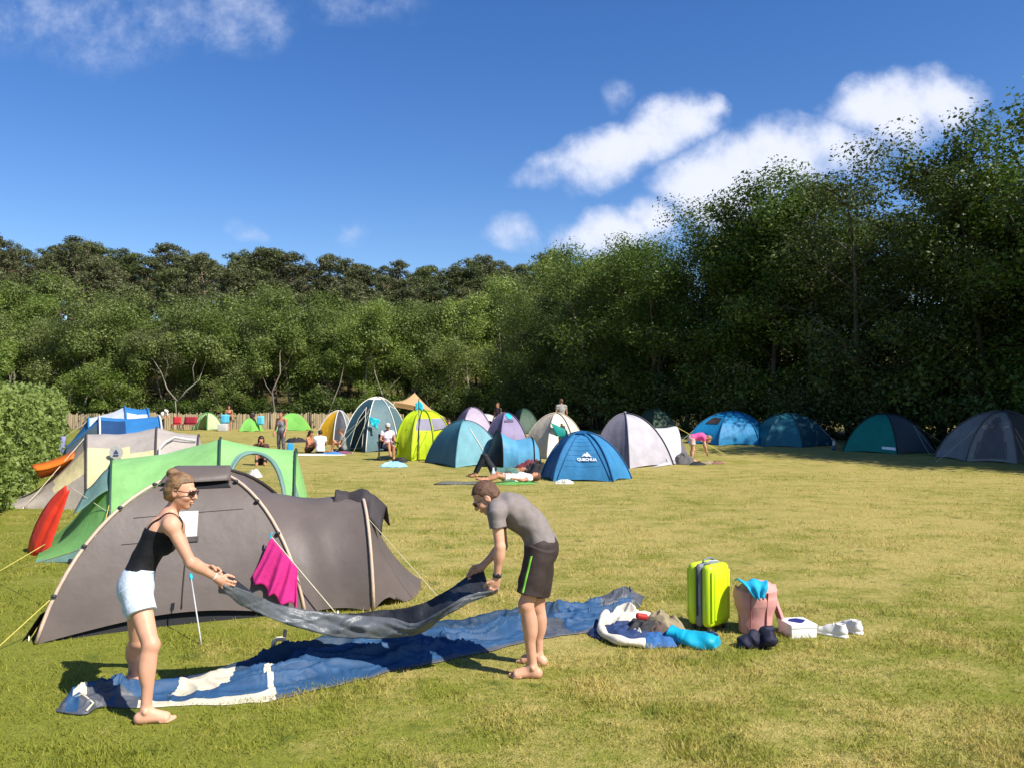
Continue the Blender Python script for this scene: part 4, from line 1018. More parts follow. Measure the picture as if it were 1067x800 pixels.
def ell(c, r, M=None):
    """M: rows right, forward, up"""
    c = np.asarray(c, float); r = np.asarray(r, float); M = np.eye(3) if M is None else np.asarray(M)
    def fn(X, Y, Z):
        x, y, z = X - c[0], Y - c[1], Z - c[2]; q = [(M[i][0] * x + M[i][1] * y + M[i][2] * z) / r[i] for i in range(3)]
        k0 = np.sqrt(q[0] ** 2 + q[1] ** 2 + q[2] ** 2) + 1e-6; k1 = np.sqrt((q[0] / r[0]) ** 2 + (q[1] / r[1]) ** 2 + (q[2] / r[2]) ** 2) + 1e-6
        return k0 * (k0 - 1) / k1
    R_ = np.sqrt(((M * r[:, None]) ** 2).sum(0)); return fn, c - R_, c + R_
def half(n, p):
    """signed distance to the plane through p with the outward normal n"""
    n = nv(n); p = np.asarray(p, float)
    return lambda X, Y, Z: (X - p[0]) * n[0] + (Y - p[1]) * n[1] + (Z - p[2]) * n[2]
def basis(f, u):
    f = nv(f); r = nv(np.cross(f, u)); return np.array([r, f, np.cross(r, f)])
def folds(seed, amp, sc):
    rs = np.random.RandomState(seed); K = rs.normal(size=(6, 3)) * sc; ph = rs.rand(6) * 6.28
    return lambda X, Y, Z: amp * sum(np.sin(K[i, 0] * X + K[i, 1] * Y + K[i, 2] * Z + ph[i] + .8 * np.sin(K[(i + 1) % 6, 2] * X + K[(i + 1) % 6, 0] * Z)) for i in range(6)) / 3.0
def hand(f, wr, d, palm, side, curl, s=1.0, fine=True, spread=1.0):
    """d: finger direction, palm: the way the palm faces, side: direction of the thumb"""
    wr = np.asarray(wr, float); d, palm = nv(d), nv(palm); w_ = nv(np.cross(d, palm)); w_ = w_ if w_ @ np.asarray(side) > 0 else -w_
    M = np.array([w_, d, np.cross(w_, d)])
    f.add(ell(wr + d * .048 * s, V3(.041, .054, .0165) * s, M), .018); f.add(cap(wr - d * .01, wr + d * .03 * s, .024 * s, .024 * s), .02)
    if not fine:
        for k in range(4): 
            b = wr + d * .085 * s + w_ * (.030 - .020 * k) * s; e = b + nv(d + palm * curl) * .05 * s; f.add(cap(b, e, .010 * s, .009 * s), .004); f.add(cap(e, e + nv(d * .3 + palm * curl * 1.2) * .03 * s, .009 * s, .008 * s), .004)
    else:
        for k, L in enumerate((.072, .081, .075, .058)):
            b = wr + d * (.090 - .004 * abs(k - 1)) * s + w_ * (.032 - .0215 * k) * s; ang = curl * (.75 + .08 * k)
            dd = nv(d + w_ * (.10 - .07 * k) * spread); p = b
            for q, (fr, r) in enumerate(((.45, .0092), (.31, .0084), (.24, .0076))):
                an = ang * (q + .55); v = dd * math.cos(an) + palm * math.sin(an); e = p + v * L * fr * s * 1.05
                f.add(cap(p - (v * .012 if q == 0 else 0), e, r * s, (r - .0007) * s), .003 if q else .008); p = e
    t0 = wr + d * .022 * s + w_ * .026 * s; t1 = t0 + nv(w_ * .75 + d * .6 + palm * .45) * .040 * s; t2 = t1 + nv(w_ * .15 + d * .85 + palm * .6) * .030 * s; t3 = t2 + nv(-w_ * .1 + d * .8 + palm * .7) * .024 * s
    f.add(cap(t0, t1, .0145 * s, .0115 * s), .012); f.add(cap(t1, t2, .011 * s, .0098 * s), .004); f.add(cap(t2, t3, .0098 * s, .0082 * s), .003)
def foot(f, an, toe, s=1.0, fine=True, shoe=0.0, inn=1):
    an = np.asarray(an, float); toe = np.asarray(toe, float); d = toe - an; gnd = toe[2] - .008; d[2] = 0; d = nv(d); w_ = np.cross(d, V3(0, 0, 1))
    heel = V3(an[0], an[1], gnd + .034 * s) - d * .035 * s; ball = an + d * .12 * s; ball[2] = gnd + .026 * s
    e = shoe
    f.add(cap(heel, heel + d * .02, (.032 + e) * s), .02); f.add(cap(an - V3(0, 0, .01), ball + V3(0, 0, .012), (.034 + e) * s, (.024 + e) * s), .03)
    f.add(cap(heel + w_ * .008, ball - w_ * .022 * s, (.028 + e) * s, (.023 + e) * s), .025); f.add(cap(heel, ball + w_ * .022 * s, (.028 + e) * s, (.022 + e) * s), .025)
    f.add(ell(an + w_ * .034 * s, V3(.012, .014, .014)), .015); f.add(ell(an - w_ * .034 * s, V3(.012, .014, .014)), .015)
    if shoe: f.add(cap(ball, ball + d * .06, .03 + e, .024 + e), .02)
    elif fine:
        for k in range(5):
            o = (.030 - .0155 * k); L = (.040, .038, .034, .030, .025)[k]; r = (.0125, .0095, .009, .0085, .008)[k]
            b = ball + d * (.012 - .006 * abs(k - .5)) * s + w_ * o * s * inn; b[2] = gnd + r + .004; t = b + d * L * s; t[2] = gnd + r
            f.add(cap(b - d * .02, t, r + .002, r), .007)
    else: f.add(cap(ball, ball + d * .05, .025, .018), .02)
SKIN = [mat('skin_fair', '#cf9a7d', rough=.5, nscale=7, var=.13, bump=.15, bscale=90, spec=.3, bdist=.003),
        mat('skin_tan', '#b07c5c', rough=.5, nscale=9, var=.08, bump=.08, bscale=120, spec=.35, bdist=.002)]
HAIR = {'brown': mat('hair_brown', '#5c3f2c', rough=.65, nscale=60, var=.4, bump=.8, bscale=130, spec=.5, stretch=(1, 1, .35)), 'blond': mat('hair_blond', '#80603f', rough=.45, nscale=26, var=.5, bump=.9, bscale=90, spec=.5, stretch=(.35, 1, 1)),
        'dark': mat('hair_dark', '#241915', rough=.5, nscale=14, var=.4, bump=.6, bscale=60, spec=.4)}
def torso(f, J, m=1.0, fem=False, e=0.0, k=.05):
    """trunk ellipsoids, m scales the girth and e thickens it (clothes)"""
    pel, ch, nk = J['pel'], J['chest'], J['neck']; X1 = nv(J['hipR'] - J['hipL']); X2 = nv(J['shR'] - J['shL'])
    sp1 = nv(J['waist'] - pel); sp2 = nv(nk - J['waist'])
    def M(x, u): fw = nv(np.cross(u, x)); x2 = np.cross(fw, u); return np.array([x2, fw, u])
    M1 = M(X1, sp1); M2 = M(X2, sp2); g1 = .168 if fem else .160
    f.add(ell(pel + sp1 * .02 - M1[1] * .012, V3(g1 * m + e, .112 * m + e, .125 + e), M1), k)
    f.add(ell(J['waist'], V3((.118 if fem else .138) * m + e, (.088 if fem else .100) * m + e, .15 + e), M((X1 + X2) / 2, nv(ch - pel))), k)
    f.add(ell(ch, V3((.132 if fem else .155) * m + e, (.098 if fem else .112) * m + e, .165 + e), M2), k)
    f.add(ell(ch + sp2 * .07, V3((.14 if fem else .165) * m + e, .085 * m + e, .09 + e), M2), k)
    f.add(cap(J['shL'] * .86 + nk * .14, J['shR'] * .86 + nk * .14, .050 * m + e), k)
    for sh in ('shL', 'shR'): f.add(cap(nk, J[sh], .045 + e, .042 + e), k * .8)
    if fem:
        for sg in (-1, 1): f.add(ell(ch + M2[1] * .075 * m + M2[0] * sg * .065 - sp2 * .015, V3(.058 + e, .052 + e, .058 + e)), .035)
    return M1, M2
def person(J, look, label, group=None, h=.004, fine=True, loc=None):
    """J: joints in metres (world); look: clothing; h: fineness of the skin"""
    J = {k: np.asarray(v, float) for k, v in J.items()}
    if 'waist' not in J: J['waist'] = J['pel'] * .52 + J['chest'] * .48
    m = look.get('girth', 1.0); fem = look.get('fem', False); hs = look.get('hand', 1.0)
    pts = np.array([J[k] for k in J if k not in ('ffwd', 'fup', 'hdL', 'hdR', 'pmL', 'pmR', 'tsL', 'tsR')]); lo = pts.min(0) - .26; hi = pts.max(0) + .26
    f = Field(lo, hi, h)
    M1, M2 = torso(f, J, m, fem)
    for sd in 'LR':
        f.add(cap(J['sh' + sd], J['el' + sd], .047 * m, .037 * m), .03); f.add(cap(J['el' + sd], J['wr' + sd], .039 * m, .024 * m), .012)
        a = J['el' + sd]; b = J['wr' + sd]; f.add(ell(a + (b - a) * .22, V3(.040, .040, .072) * m, basis(np.cross(b - a, V3(0, .3, .1)) + 1e-3, b - a)), .02)
        f.add(ell(J['sh' + sd], V3(.052, .052, .055) * m), .03)
        f.add(cap(J['hip' + sd], J['kn' + sd], .086 * m, .053 * m), .04); a = J['kn' + sd]; b = J['an' + sd]
        f.add(cap(a, b, .051 * m, .033 * m), .015); d = nv(b - a); back = -(M1[1] - d * (M1[1] @ d))
        bk = nv(back) if np.linalg.norm(back) > .2 else V3(0, 0, -1)
        f.add(ell(a + (b - a) * .30 + bk * .020, V3(.050, .050, .125) * m, basis(np.cross(d, bk), d)), .03)
        f.add(ell(a - bk * .018, V3(.040, .040, .05) * m), .025)
        foot(f, b, J['to' + sd], 1.0, fine, look.get('shoe_e', 0.0), 1 if sd == 'L' else -1)
        dfl = J.get('hd' + sd); dfl = (J['wr' + sd] - J['el' + sd]) if dfl is None else dfl
        pm = J.get('pm' + sd); pm = V3(0, 0, -1) + .01 if pm is None else pm; ts = J.get('ts' + sd); ts = M2[1] if ts is None else ts
        hand(f, J['wr' + sd], dfl, pm, ts, look.get('curl', .55), hs, fine)
    # head
    hd = J['head']; B = basis(J['ffwd'], J['fup']); r_, fw, up = B; q = look.get('headscale', 1.0)
    f.add(cap(J['neck'], hd - up * .06 * q - fw * .012, .052 * m if not fem else .046, .050 if not fem else .044), .03)
    f.add(ell(hd + up * .028 * q - fw * .010, V3(.074, .094, .090) * q, B), .03); f.add(ell(hd - up * .045 * q + fw * .030, V3(.056, .062, .070) * q, B), .03)
    f.add(ell(hd - up * .098 * q + fw * .062, V3(.024, .022, .020) * q, B), .02)      # chin
    if fine:
        f.add(cap(hd + fw * .092 * q + up * .010, hd + fw * .113 * q - up * .028, .008, .0125), .012)          # nose
        for sg in (-1, 1):
            f.add(ell(hd + fw * .095 * q - up * .031 + r_ * sg * .011, V3(.009, .009, .008), B), .006)
            f.add(ell(hd + fw * .090 * q + up * .008 + r_ * sg * .032, V3(.017, .014, .011), B), .012, True)     # eye sockets
            f.add(ell(hd + fw * .078 * q + up * .007 + r_ * sg * .032, V3(.013, .013, .012), B), .003)           # lids and eyes
            f.add(ell(hd + r_ * sg * .074 - fw * .006 - up * .008, V3(.010, .020, .033), B), .008); f.add(ell(hd + r_ * sg * .086 - fw * .000 - up * .006, V3(.006, .010, .018), B), .004, True)
            f.add(ell(hd + fw * .062 * q - up * .03 + r_ * sg * .036, V3(.022, .028, .022), B), .02)
        f.add(cap(hd + fw * .086 * q + up * .024 - r_ * .03, hd + fw * .086 * q + up * .024 + r_ * .03, .008), .015)
        f.add(ell(hd + fw * .096 * q - up * .056, V3(.021, .010, .006), B), .005); f.add(ell(hd + fw * .094 * q - up * .067, V3(.018, .011, .007), B), .005)
        f.add(ell(hd + fw * .104 * q - up * .0615, V3(.020, .008, .0022), B), .002, True)
    else: f.add(cap(hd + fw * .085 * q, hd + fw * .105 * q - up * .02, .01, .014), .01)
    base = V3(*(loc if loc is not None else (J['pel'][0], J['pel'][1], gz(J['pel'][0], J['pel'][1]))))
    t = thing('person', label, 'person', base, group)
    def put(name, F, mt, lab=None):
        P, Q = f.mesh(F)
        if len(Q) == 0: return None
        return link(name, np_mesh(name, P, Q, mt), t, lab)
    put('body', f.F, SKIN[look.get('skin', 0)])
    sl, X, Y, Z = f.axes()
    def region(parts):
        R_ = np.full(f.n, .5, np.float32)
        for pr in parts:
            fn, l_, h_ = pr; s2, x, y, z = f.axes(l_ - .04, h_ + .04); R_[s2] = np.minimum(R_[s2], fn(x, y, z))
        return R_
    tp = look.get('top')
    if tp:
        T = Field(lo, hi, h); e = tp.get('ease', .006); torso(T, J, m, fem, e, .05)
        sv = tp.get('sleeve', 0)
        if sv:
            for sd in 'LR':
                a, b = J['sh' + sd], J['el' + sd]; T.add(cone(a, a + (b - a) * sv, .062 * m, (.058 + tp.get('flare', .006)) * m), .025)
                T.add(ell(a, V3(.062, .062, .062) * m), .03)
                if sv >= 1: T.add(cone(b, b + (J['wr' + sd] - b) * .92, .05 * m, .036), .02)
        F = T.F.copy()
        wn = tp.get('folds', .003)
        if wn and h < .03: F = F + folds(3, wn, 26.0)(X, Y, Z).astype(np.float32)
        F = np.minimum(F, np.maximum(f.F - e * .7, region([cone(J['pel'], J['neck'], .21, .17)]))) if not sv else F
        sp = nv(J['neck'] - J['pel'])
        hem = J['pel'] + nv(J['waist'] - J['pel']) * tp.get('hem', 0.0)
        F = np.maximum(F, half(-nv(J['waist'] - J['pel']), hem)(X, Y, Z))
        if tp.get('tank'):
            nkp = J['chest'] + M2[2] * tp['tank']; F = np.maximum(F, half(M2[2] + M2[1] * tp.get('tilt', .0), nkp)(X, Y, Z))
            for sd in 'LR':    # armholes
                fn, l_, h_ = cap(J['sh' + sd] + M2[2] * .02, J['sh' + sd] * .35 + J['el' + sd] * .65, .058); F = np.maximum(F, -(np.broadcast_to(fn(X, Y, Z), F.shape)))
            for sg in (-1, 1):
                c_ = J['neck'] * .5 + J['shR' if sg > 0 else 'shL'] * .5
                st = [J['chest'] + M2[0] * sg * .075 + M2[1] * .10 + M2[2] * .07, c_ + M2[2] * .07 + M2[1] * .02, c_ + M2[2] * .06 - M2[1] * .05, J['chest'] + M2[0] * sg * .07 - M2[1] * .10 + M2[2] * .04]
                sreg = region([cap(st[i], st[i + 1], .012 if fem else .03) for i in range(3)] + [cone(st[1] - M2[2] * .09, st[1] + M2[2] * .02, .010, .010), cone(st[2] - M2[2] * .09, st[2] + M2[2] * .02, .010, .010)])
                slab = half(M2[0], c_)(X, Y, Z); S_ = np.maximum(np.abs(slab) - .008, np.maximum(f.F - .005, half(-M2[2], J['chest'] + M2[2] * (tp['tank'] - .03))(X, Y, Z)))
                S_ = np.maximum(S_, np.linalg.norm(np.zeros(3)) - .0 + half(M2[2], J['neck'] + M2[2] * .10)(X, Y, Z)); F = np.minimum(F, S_)
        else:
            fn, l_, h_ = ell(J['neck'] + M2[2] * .055 + M2[1] * .02, V3(.066, .070, .055) * m, M2); F = np.maximum(F, -np.broadcast_to(fn(X, Y, Z), F.shape))
        put(tp.get('name', 'shirt'), F, tp['mat'])
    bt = look.get('bottom')
    if bt:
        T = Field(lo, hi, h); e = bt.get('ease', .012); up1 = nv(J['waist'] - J['pel']); L = bt.get('len', .5)
        T.add(ell(J['pel'] + up1 * .01 - M1[1] * .012, V3((.168 if fem else .160) * m + e, .112 * m + e, .14 + e), M1), .05)
        for sd in 'LR':
            a, b, c_ = J['hip' + sd], J['kn' + sd], J['an' + sd]; l1 = min(L, 1.0)
            T.add(cone(a - (b - a) * .05, a + (b - a) * l1, .094 * m + e, (.094 * (1 - l1) + .057 * l1) * m + e * bt.get('flare', 1.6)), .035)
            if L > 1: T.add(cone(b - (c_ - b) * .02, b + (c_ - b) * (L - 1), .056 * m + e, .042 + e), .03); T.add(ell(b, V3(.058, .058, .058) * m + e), .03)
        F = T.F.copy(); F = np.minimum(F, np.maximum(f.F - .006, region([cone(J['hip' + sd] - (J['kn' + sd] - J['hip' + sd]) * .3, J['hip' + sd] + (J['kn' + sd] - J['hip' + sd]) * min(L, 1.0), .16, .13) for sd in 'LR'] + ([cone(J['kn' + sd], J['kn' + sd] + (J['an' + sd] - J['kn' + sd]) * (L - 1), .1, .1) for sd in 'LR'] if L > 1 else []))))
        if bt.get('folds', .003) and h < .03: F = F + folds(9, bt.get('folds', .003), 24.0)(X, Y, Z).astype(np.float32)
        F = np.maximum(F, half(up1, J['pel'] + up1 * bt.get('rise', .12))(X, Y, Z))
        put(bt.get('name', 'shorts'), F, bt['mat'])
        if bt.get('stripe') is not None:
            a, b = J['hipL'] - M1[0] * .10, J['knL']; wdv = nv(np.cross(b - J['hipL'], M1[1]))
            pl = half(np.cross(J['knL'] - J['hipL'], wdv), J['hipL'] + M1[1] * .050)(X, Y, Z)
            S_ = np.maximum(np.abs(pl) - .008, F - .002); S_ = np.maximum(S_, half(M1[0], J['hipL'] - M1[0] * .02)(X, Y, Z)); S_ = np.maximum(S_, half(up1, J['pel'] + up1 * .0)(X, Y, Z)); 
            fn, l_, h_ = cone(J['hipL'], J['hipL'] + (J['knL'] - J['hipL']) * (L - .015), .2, .2); S_ = np.maximum(S_, np.broadcast_to(fn(X, Y, Z), S_.shape)); put('side_stripe', S_, bt['stripe'])
    hr = look.get('hair')
    if hr:
        T = Field(lo, hi, h); st = hr[1]; th = .009 if st == 'short' else (.010 if st == 'bun' else .018)
        T.add(ell(hd + up * .030 * q - fw * .012, V3(.074 + th, .094 + th, .090 + th) * q, B), .02)
        if st != 'short': T.add(ell(hd - up * .02 - fw * .05, V3(.074, .06, .085) * q, B), .03)
        else: T.add(ell(hd - up * .02 - fw * .055, V3(.066, .05, .075) * q, B), .03)
        F = T.F + (folds(5, .0016, 60.0)(X, Y, Z).astype(np.float32) if h < .012 else 0)
        hl = .050 if st == 'short' else .040
        face = np.maximum(half(-(fw * 1.0 - up * .35), hd + fw * .012 + up * .0)(X, Y, Z), half(up * 1.0 - fw * .25, hd + up * .068 + fw * .05)(X, Y, Z))
        F = np.maximum(F, -face)
        F = np.maximum(F, half(-up - fw * .2, hd - up * (.062 if st == 'short' else .085))(X, Y, Z)) if st in ('short', 'bun') else F
        if st in ('short', 'bun'):
            for sg in (-1, 1):
                fn, l_, h_ = ell(hd + r_ * sg * .08 + fw * .006 - up * .012, V3(.03, .026, .036), B); F = np.maximum(F, -np.broadcast_to(fn(X, Y, Z), F.shape))
        if st == 'bun':
            T2 = Field(lo, hi, h); T2.add(ell(hd + up * .105 - fw * .085, V3(.032, .034, .028), B), .02); T2.add(ell(hd + up * .128 - fw * .065, V3(.020, .024, .018), B), .02); T2.add(cap(hd + up * .07 - fw * .06, hd + up * .11 - fw * .085, .03), .02)
            F = np.minimum(F, T2.F + folds(6, .002, 80.0)(X, Y, Z).astype(np.float32))
        if st == 'long':
            T2 = Field(lo, hi, h); T2.add(cap(hd - fw * .05, J['neck'] - M2[1] * .06 - up * .02, .075, .06), .02)
            for sg in (-1, 1): T2.add(cap(hd + r_ * sg * .07 - fw * .02, J['neck'] + r_ * sg * .085 - up * .06, .035, .03), .02)
            F = np.minimum(F, np.maximum(T2.F, -face))
        put('hair', F, HAIR[hr[0]])
    if look.get('glasses'):
        gm_, lm = look['glasses']; q_ = MB(); o = hd + up * .010
        for sg in (-1, 1): q_.tube([o + fw * .099 * q + r_ * sg * .062, o + r_ * sg * .079 + fw * .06, o + r_ * sg * .083 - fw * .008], .0035, 6)
        q_.tube([o + fw * .104 * q - r_ * .015 + up * .004, o + fw * .108 * q + up * .006, o + fw * .104 * q + r_ * .015 + up * .004], .003, 6)
        go = q_.build('glasses', gm_, t)
        for sg in (-1, 1):
            Q_ = []
            for i in range(7):
                u = -1 + i / 3; row = []
                for j in range(7):
                    v = -1 + j / 3; sc_ = math.sqrt(max(0, 1 - .32 * v * v)); row.append(tuple(o + r_ * sg * (.035 + .024 * u * sc_) + up * (.0165 * v * math.sqrt(1 - .35 * u * u) - .003) + fw * (.108 * q - .016 * max(0, u * 1.0) ** 2 - .004 * u)))
                Q_.append(row)
            MB().grid(Q_).build('lens', lm, go, solid=.003)
    if look.get('hat'):
        q_ = MB(); R3 = Matrix(B).transposed(); c_ = Vector(hd + up * .07); q_.ell(c_, (.095, .11, .07), R3, n=12)
        kd = look['hat'][1]
        if kd == 'cap': q_.ell(c_ + Vector(fw * .10 - up * .015), (.07, .085, .012), R3, n=10)
        else: q_.ell(c_ - Vector(up * .02), (.16, .17, .016), R3, n=14)
        q_.build('hat', look['hat'][0], t)
    if look.get('shoes'):
        for sd in 'LR':
            T = Field(J['an' + sd] - .24, J['an' + sd] + .3, max(h, .008)); foot(T, J['an' + sd], J['to' + sd], 1.0, False, .012)
            P, Q = T.mesh(np.maximum(T.F, half((0, 0, 1), J['an' + sd] + V3(0, 0, .02))(*T.axes()[1:])));  link('shoe', np_mesh('shoe', P, Q, look['shoes']), t)
    return t, f, B
def A3(v): return np.array(tuple(v), float)
def Pp(px, py, Y): return A3(pt(px, py, Y))

# ---- the woman holding the left end of the groundsheet
BLACK_TOP = mat('black_jersey', '#1b1b1e', rough=.75, nscale=20, var=.25, bump=.3, bscale=45, spec=.2, bdist=.006)
DENIM = mat('denim_pale', '#c6d0da', rough=.85, nscale=60, var=.16, bump=.5, bscale=70, spec=.15, bdist=.005)
lens_dark = mat('lens_brown', '#2a1712', rough=.12, spec=.8); frame_tort = mat('frame_brown', '#4a2a1c', rough=.3)
gL = at(141, 714)
Jw = dict(pel=Pp(143, 612, 5.60), waist=Pp(149.5, 586, 5.63), chest=Pp(163.5, 561, 5.66), neck=Pp(176, 536.5, 5.69), head=Pp(188.5, 511, 5.69),
          shR=Pp(178.5, 547.5, 5.51), shL=Pp(183.5, 549, 5.84), elR=Pp(199, 586, 5.50), wrR=Pp(226, 602, 5.63), elL=Pp(197, 584, 5.98), wrL=Pp(217, 592, 5.90),
          hipR=Pp(142, 617, 5.51), hipL=Pp(143, 615, 5.70), knR=Pp(157, 672, 5.38), anR=Pp(152, 735, 5.34), toR=A3(at(181, 751)), knL=Pp(143, 668, 5.80), anL=A3(gL) + V3(-.02, 0, .075), toL=A3(gL) + V3(.20, -.05, .008),
          ffwd=V3(.96, -.10, -.16), fup=V3(.12, 0, 1), hdR=V3(.92, .12, -.62), hdL=V3(.95, -.12, -.25), pmR=V3(.15, .95, -.1), pmL=V3(-.1, -.8, -.45), tsR=V3(.3, .2, 1), tsL=V3(0, 0, 1))
Jw['toR'][2] += .008; Jw['anR'][2] = Jw['toR'][2] + .072
woman, fW, _ = person(Jw, dict(fem=True, girth=.96, curl=1.45, hand=.95, skin=0, top=dict(mat=BLACK_TOP, tank=.062, tilt=-.22, hem=.112, ease=.005, folds=.0025, name='tank_top'), bottom=dict(mat=DENIM, len=.40, ease=.009, flare=2.0, rise=.128, folds=.0035, name='denim_shorts'),
    hair=('blond', 'bun'), glasses=(frame_tort, lens_dark)), 'woman in a black strappy top and pale denim shorts stretching out the grey groundsheet')
# ---- the man bending at the right end
GREY_T = mat('grey_jersey', '#7f7672', rough=.85, nscale=20, var=.08, bump=.3, bscale=40, spec=.15, bdist=.006)
DKSH = mat('black_shorts', '#3a302d', rough=.7, nscale=20, var=.12, bump=.3, bscale=40, spec=.25, bdist=.006)
NEON = mat('neon_stripe', '#8fe04a', rough=.6)
fN = at(527, 706); fF = at(546, 690)
Jm = dict(pel=Pp(563.5, 570, 6.28), waist=Pp(555, 548, 6.28), chest=Pp(538, 534, 6.27), neck=Pp(519.5, 523.5, 6.26), head=Pp(506.5, 517.5, 6.25),
          shL=Pp(517, 533.5, 6.09), shR=Pp(520, 533, 6.45), elL=Pp(521, 569, 6.05), wrL=Pp(517.5, 603, 6.08), elR=Pp(524, 568, 6.53), wrR=Pp(502, 590, 6.50),
          hipL=Pp(562, 574, 6.18), hipR=Pp(564, 572, 6.38), knL=Pp(548.5, 630, 6.14), anL=Pp(555, 690, 6.17), toL=A3(fN), knR=Pp(560, 632, 6.42), anR=Pp(561, 680, 6.48), toR=A3(fF),
          ffwd=V3(-.80, -.06, -.62), fup=V3(-.60, 0, .82), hdL=V3(-.30, .05, -.95), hdR=V3(-.75, -.05, -.65), pmL=V3(-.4, .9, 0), pmR=V3(0, -.9, -.3), tsL=V3(-1, 0, .3), tsR=V3(-.6, 0, .8))
Jm['anL'][2] = fN.z + .08; Jm['toL'][2] += .008; Jm['anR'][2] = fF.z + .08; Jm['toR'][2] += .008
man, fM, _ = person(Jm, dict(girth=1.0, curl=1.25, skin=0, top=dict(mat=GREY_T, sleeve=.46, hem=.0, ease=.016, folds=.0045, name='t_shirt'), bottom=dict(mat=DKSH, len=.80, ease=.014, flare=2.4, rise=.07, folds=.0045, stripe=NEON),
    hair=('brown', 'short'), glasses=(DARKPOLE, lens_dark)), 'man in a grey t-shirt and dark shorts with green stripe bending over the groundsheet')
wq = MB(); wr_, el_ = Vector(Jm['wrL']), Vector(Jm['elL']); dv = (wr_ - el_).normalized()
wq.tube([wr_ - dv * .042, wr_ - dv * .018], .033, 14); wo = wq.build('wrist_watch', DARKPOLE, man)
wq = MB(); cface = wr_ - dv * .03 + Vector((.012, -.034, 0)); wq.ell(cface, (.018, .007, .018), n=10); wq.build('watch_face', mat('glass_black', (.02, .02, .025), rough=.1, spec=.8), wo)
wq = MB(); wr_, el_ = Vector(Jw['wrR']), Vector(Jw['elR']); dv = (wr_ - el_).normalized(); wq.tube([wr_ - dv * .03, wr_ - dv * .022], .0275, 12); wq.build('bracelet', mat('ink_white', (.8, .8, .8)), woman)
# ------------------------------------------------------------------ the grey groundsheet held between the two
def spline(pts, n):
    """smooth curve through pts, n samples"""
    P_ = [np.array(p, float) for p in pts]; P_ = [2 * P_[0] - P_[1]] + P_ + [2 * P_[-1] - P_[-2]]; m_ = len(P_) - 3; out = []
    for i in range(n):
        x = min(i / (n - 1) * m_, m_ - 1e-6); k = int(x); t_ = x - k; p0, p1, p2, p3 = P_[k:k + 4]
        out.append(.5 * (2 * p1 + (p2 - p0) * t_ + (2 * p0 - 5 * p1 + 4 * p2 - p3) * t_ ** 2 + (3 * p1 - p0 - 3 * p2 + p3) * t_ ** 3))
    return out
hwR = Jw['wrR'] + nv(Jw['hdR']) * .085; hwL = Jw['wrL'] + nv(Jw['hdL']) * .085; hmL = Jm['wrL'] + nv(Jm['hdL']) * .085; hmR = Jm['wrR'] + nv(Jm['hdR']) * .08
NT = 150
back = spline([hwL + V3(-.04, .02, .0), hwL + V3(.02, .02, .0), Pp(277, 626, 6.15), Pp(304, 634.5, 6.36), Pp(340, 638.5, 6.48), Pp(370, 639, 6.52), Pp(403, 635, 6.54), Pp(437, 629, 6.40), Pp(470, 612, 6.44), hmR + V3(.0, .03, .01), hmR + V3(.07, .03, .03)], NT)
bot = spline([hwR + V3(-.07, .03, -.06), hwR + V3(.0, .03, -.08), Pp(252, 631, 5.80), Pp(280, 643, 6.01), Pp(312, 654, 6.13), Pp(345, 662, 6.23), Pp(380, 665, 6.26), Pp(415, 663, 6.25), Pp(438, 659, 6.20), Pp(466, 641, 6.05), Pp(490, 627, 6.08), Pp(513, 619, 6.10)], NT)
front = spline([hwR + V3(-.06, .01, .0), hwR + V3(.0, .0, .0), Pp(262, 617, 5.84), Pp(284, 627.5, 6.06), Pp(312, 634, 6.19), Pp(345, 638.5, 6.29), Pp(378, 641, 6.31), Pp(408, 643, 6.27), Pp(432, 649, 6.21), Pp(462, 635, 6.05), Pp(488, 620, 6.06), hmL + V3(0, 0, .0), hmL + V3(.05, .0, .02)], NT)
TARP = mat('groundsheet_grey', '#575b5f', rough=.44, nscale=7, var=.13, bump=.35, bscale=14, spec=.5, bdist=.03); TARPk = mat('groundsheet_dark', '#2b2d31', rough=.5, nscale=7, var=.2, bump=.5, bscale=15, spec=.3, bdist=.03)
P = []; NJ = 30
for i in range(NT):
    f = i / (NT - 1); row = []
    for j in range(NJ + 1):
        v = j / NJ
        if v < .5: w = v / .5; p = front[i] * (1 - w) + bot[i] * w; p = p + V3(0, -.018 * math.sin(math.pi * w) ** .5, 0)
        else: w = (v - .5) / .5; p = bot[i] * (1 - w) + back[i] * w; p = p + V3(0, .02 * math.sin(math.pi * w), -.02 * math.sin(math.pi * w))
        cre = .016 * math.exp(-((f - .47) / .006) ** 2) - .012 * math.exp(-((f - .22 - .05 * v) / .008) ** 2) + .012 * math.exp(-((f - .70 + .08 * v) / .008) ** 2)
        amp = math.sin(math.pi * min(1, max(0, f)))
        wv_ = .005 * float(fbm(f * 22, v * 3 + f * 8, 1, 2)) + .016 * float(fbm(f * 9, v * 2.2, 4, 2)) * amp + .018 * max(0, 1 - 1.8 * abs(float(fbm(f * 11 + v * 1.4, v * 1.2, 6, 2)))) ** 4 + .012 * float(fbm(f * 14 - v * 5, v * 5, 9, 2))
        p = p + V3(0, -(wv_ + cre) * (1 if v < .5 else .6), (wv_ * .5))
        row.append(tuple(p))
    P.append(row)
o = MB().grid(P, mfn=lambda i, j: 1 if j > NJ * .5 + 1 else 0).build('groundsheet', [TARP, TARPk], solid=.003)
tag(o, 'grey plastic groundsheet sagging between the woman and the bending man', 'groundsheet')

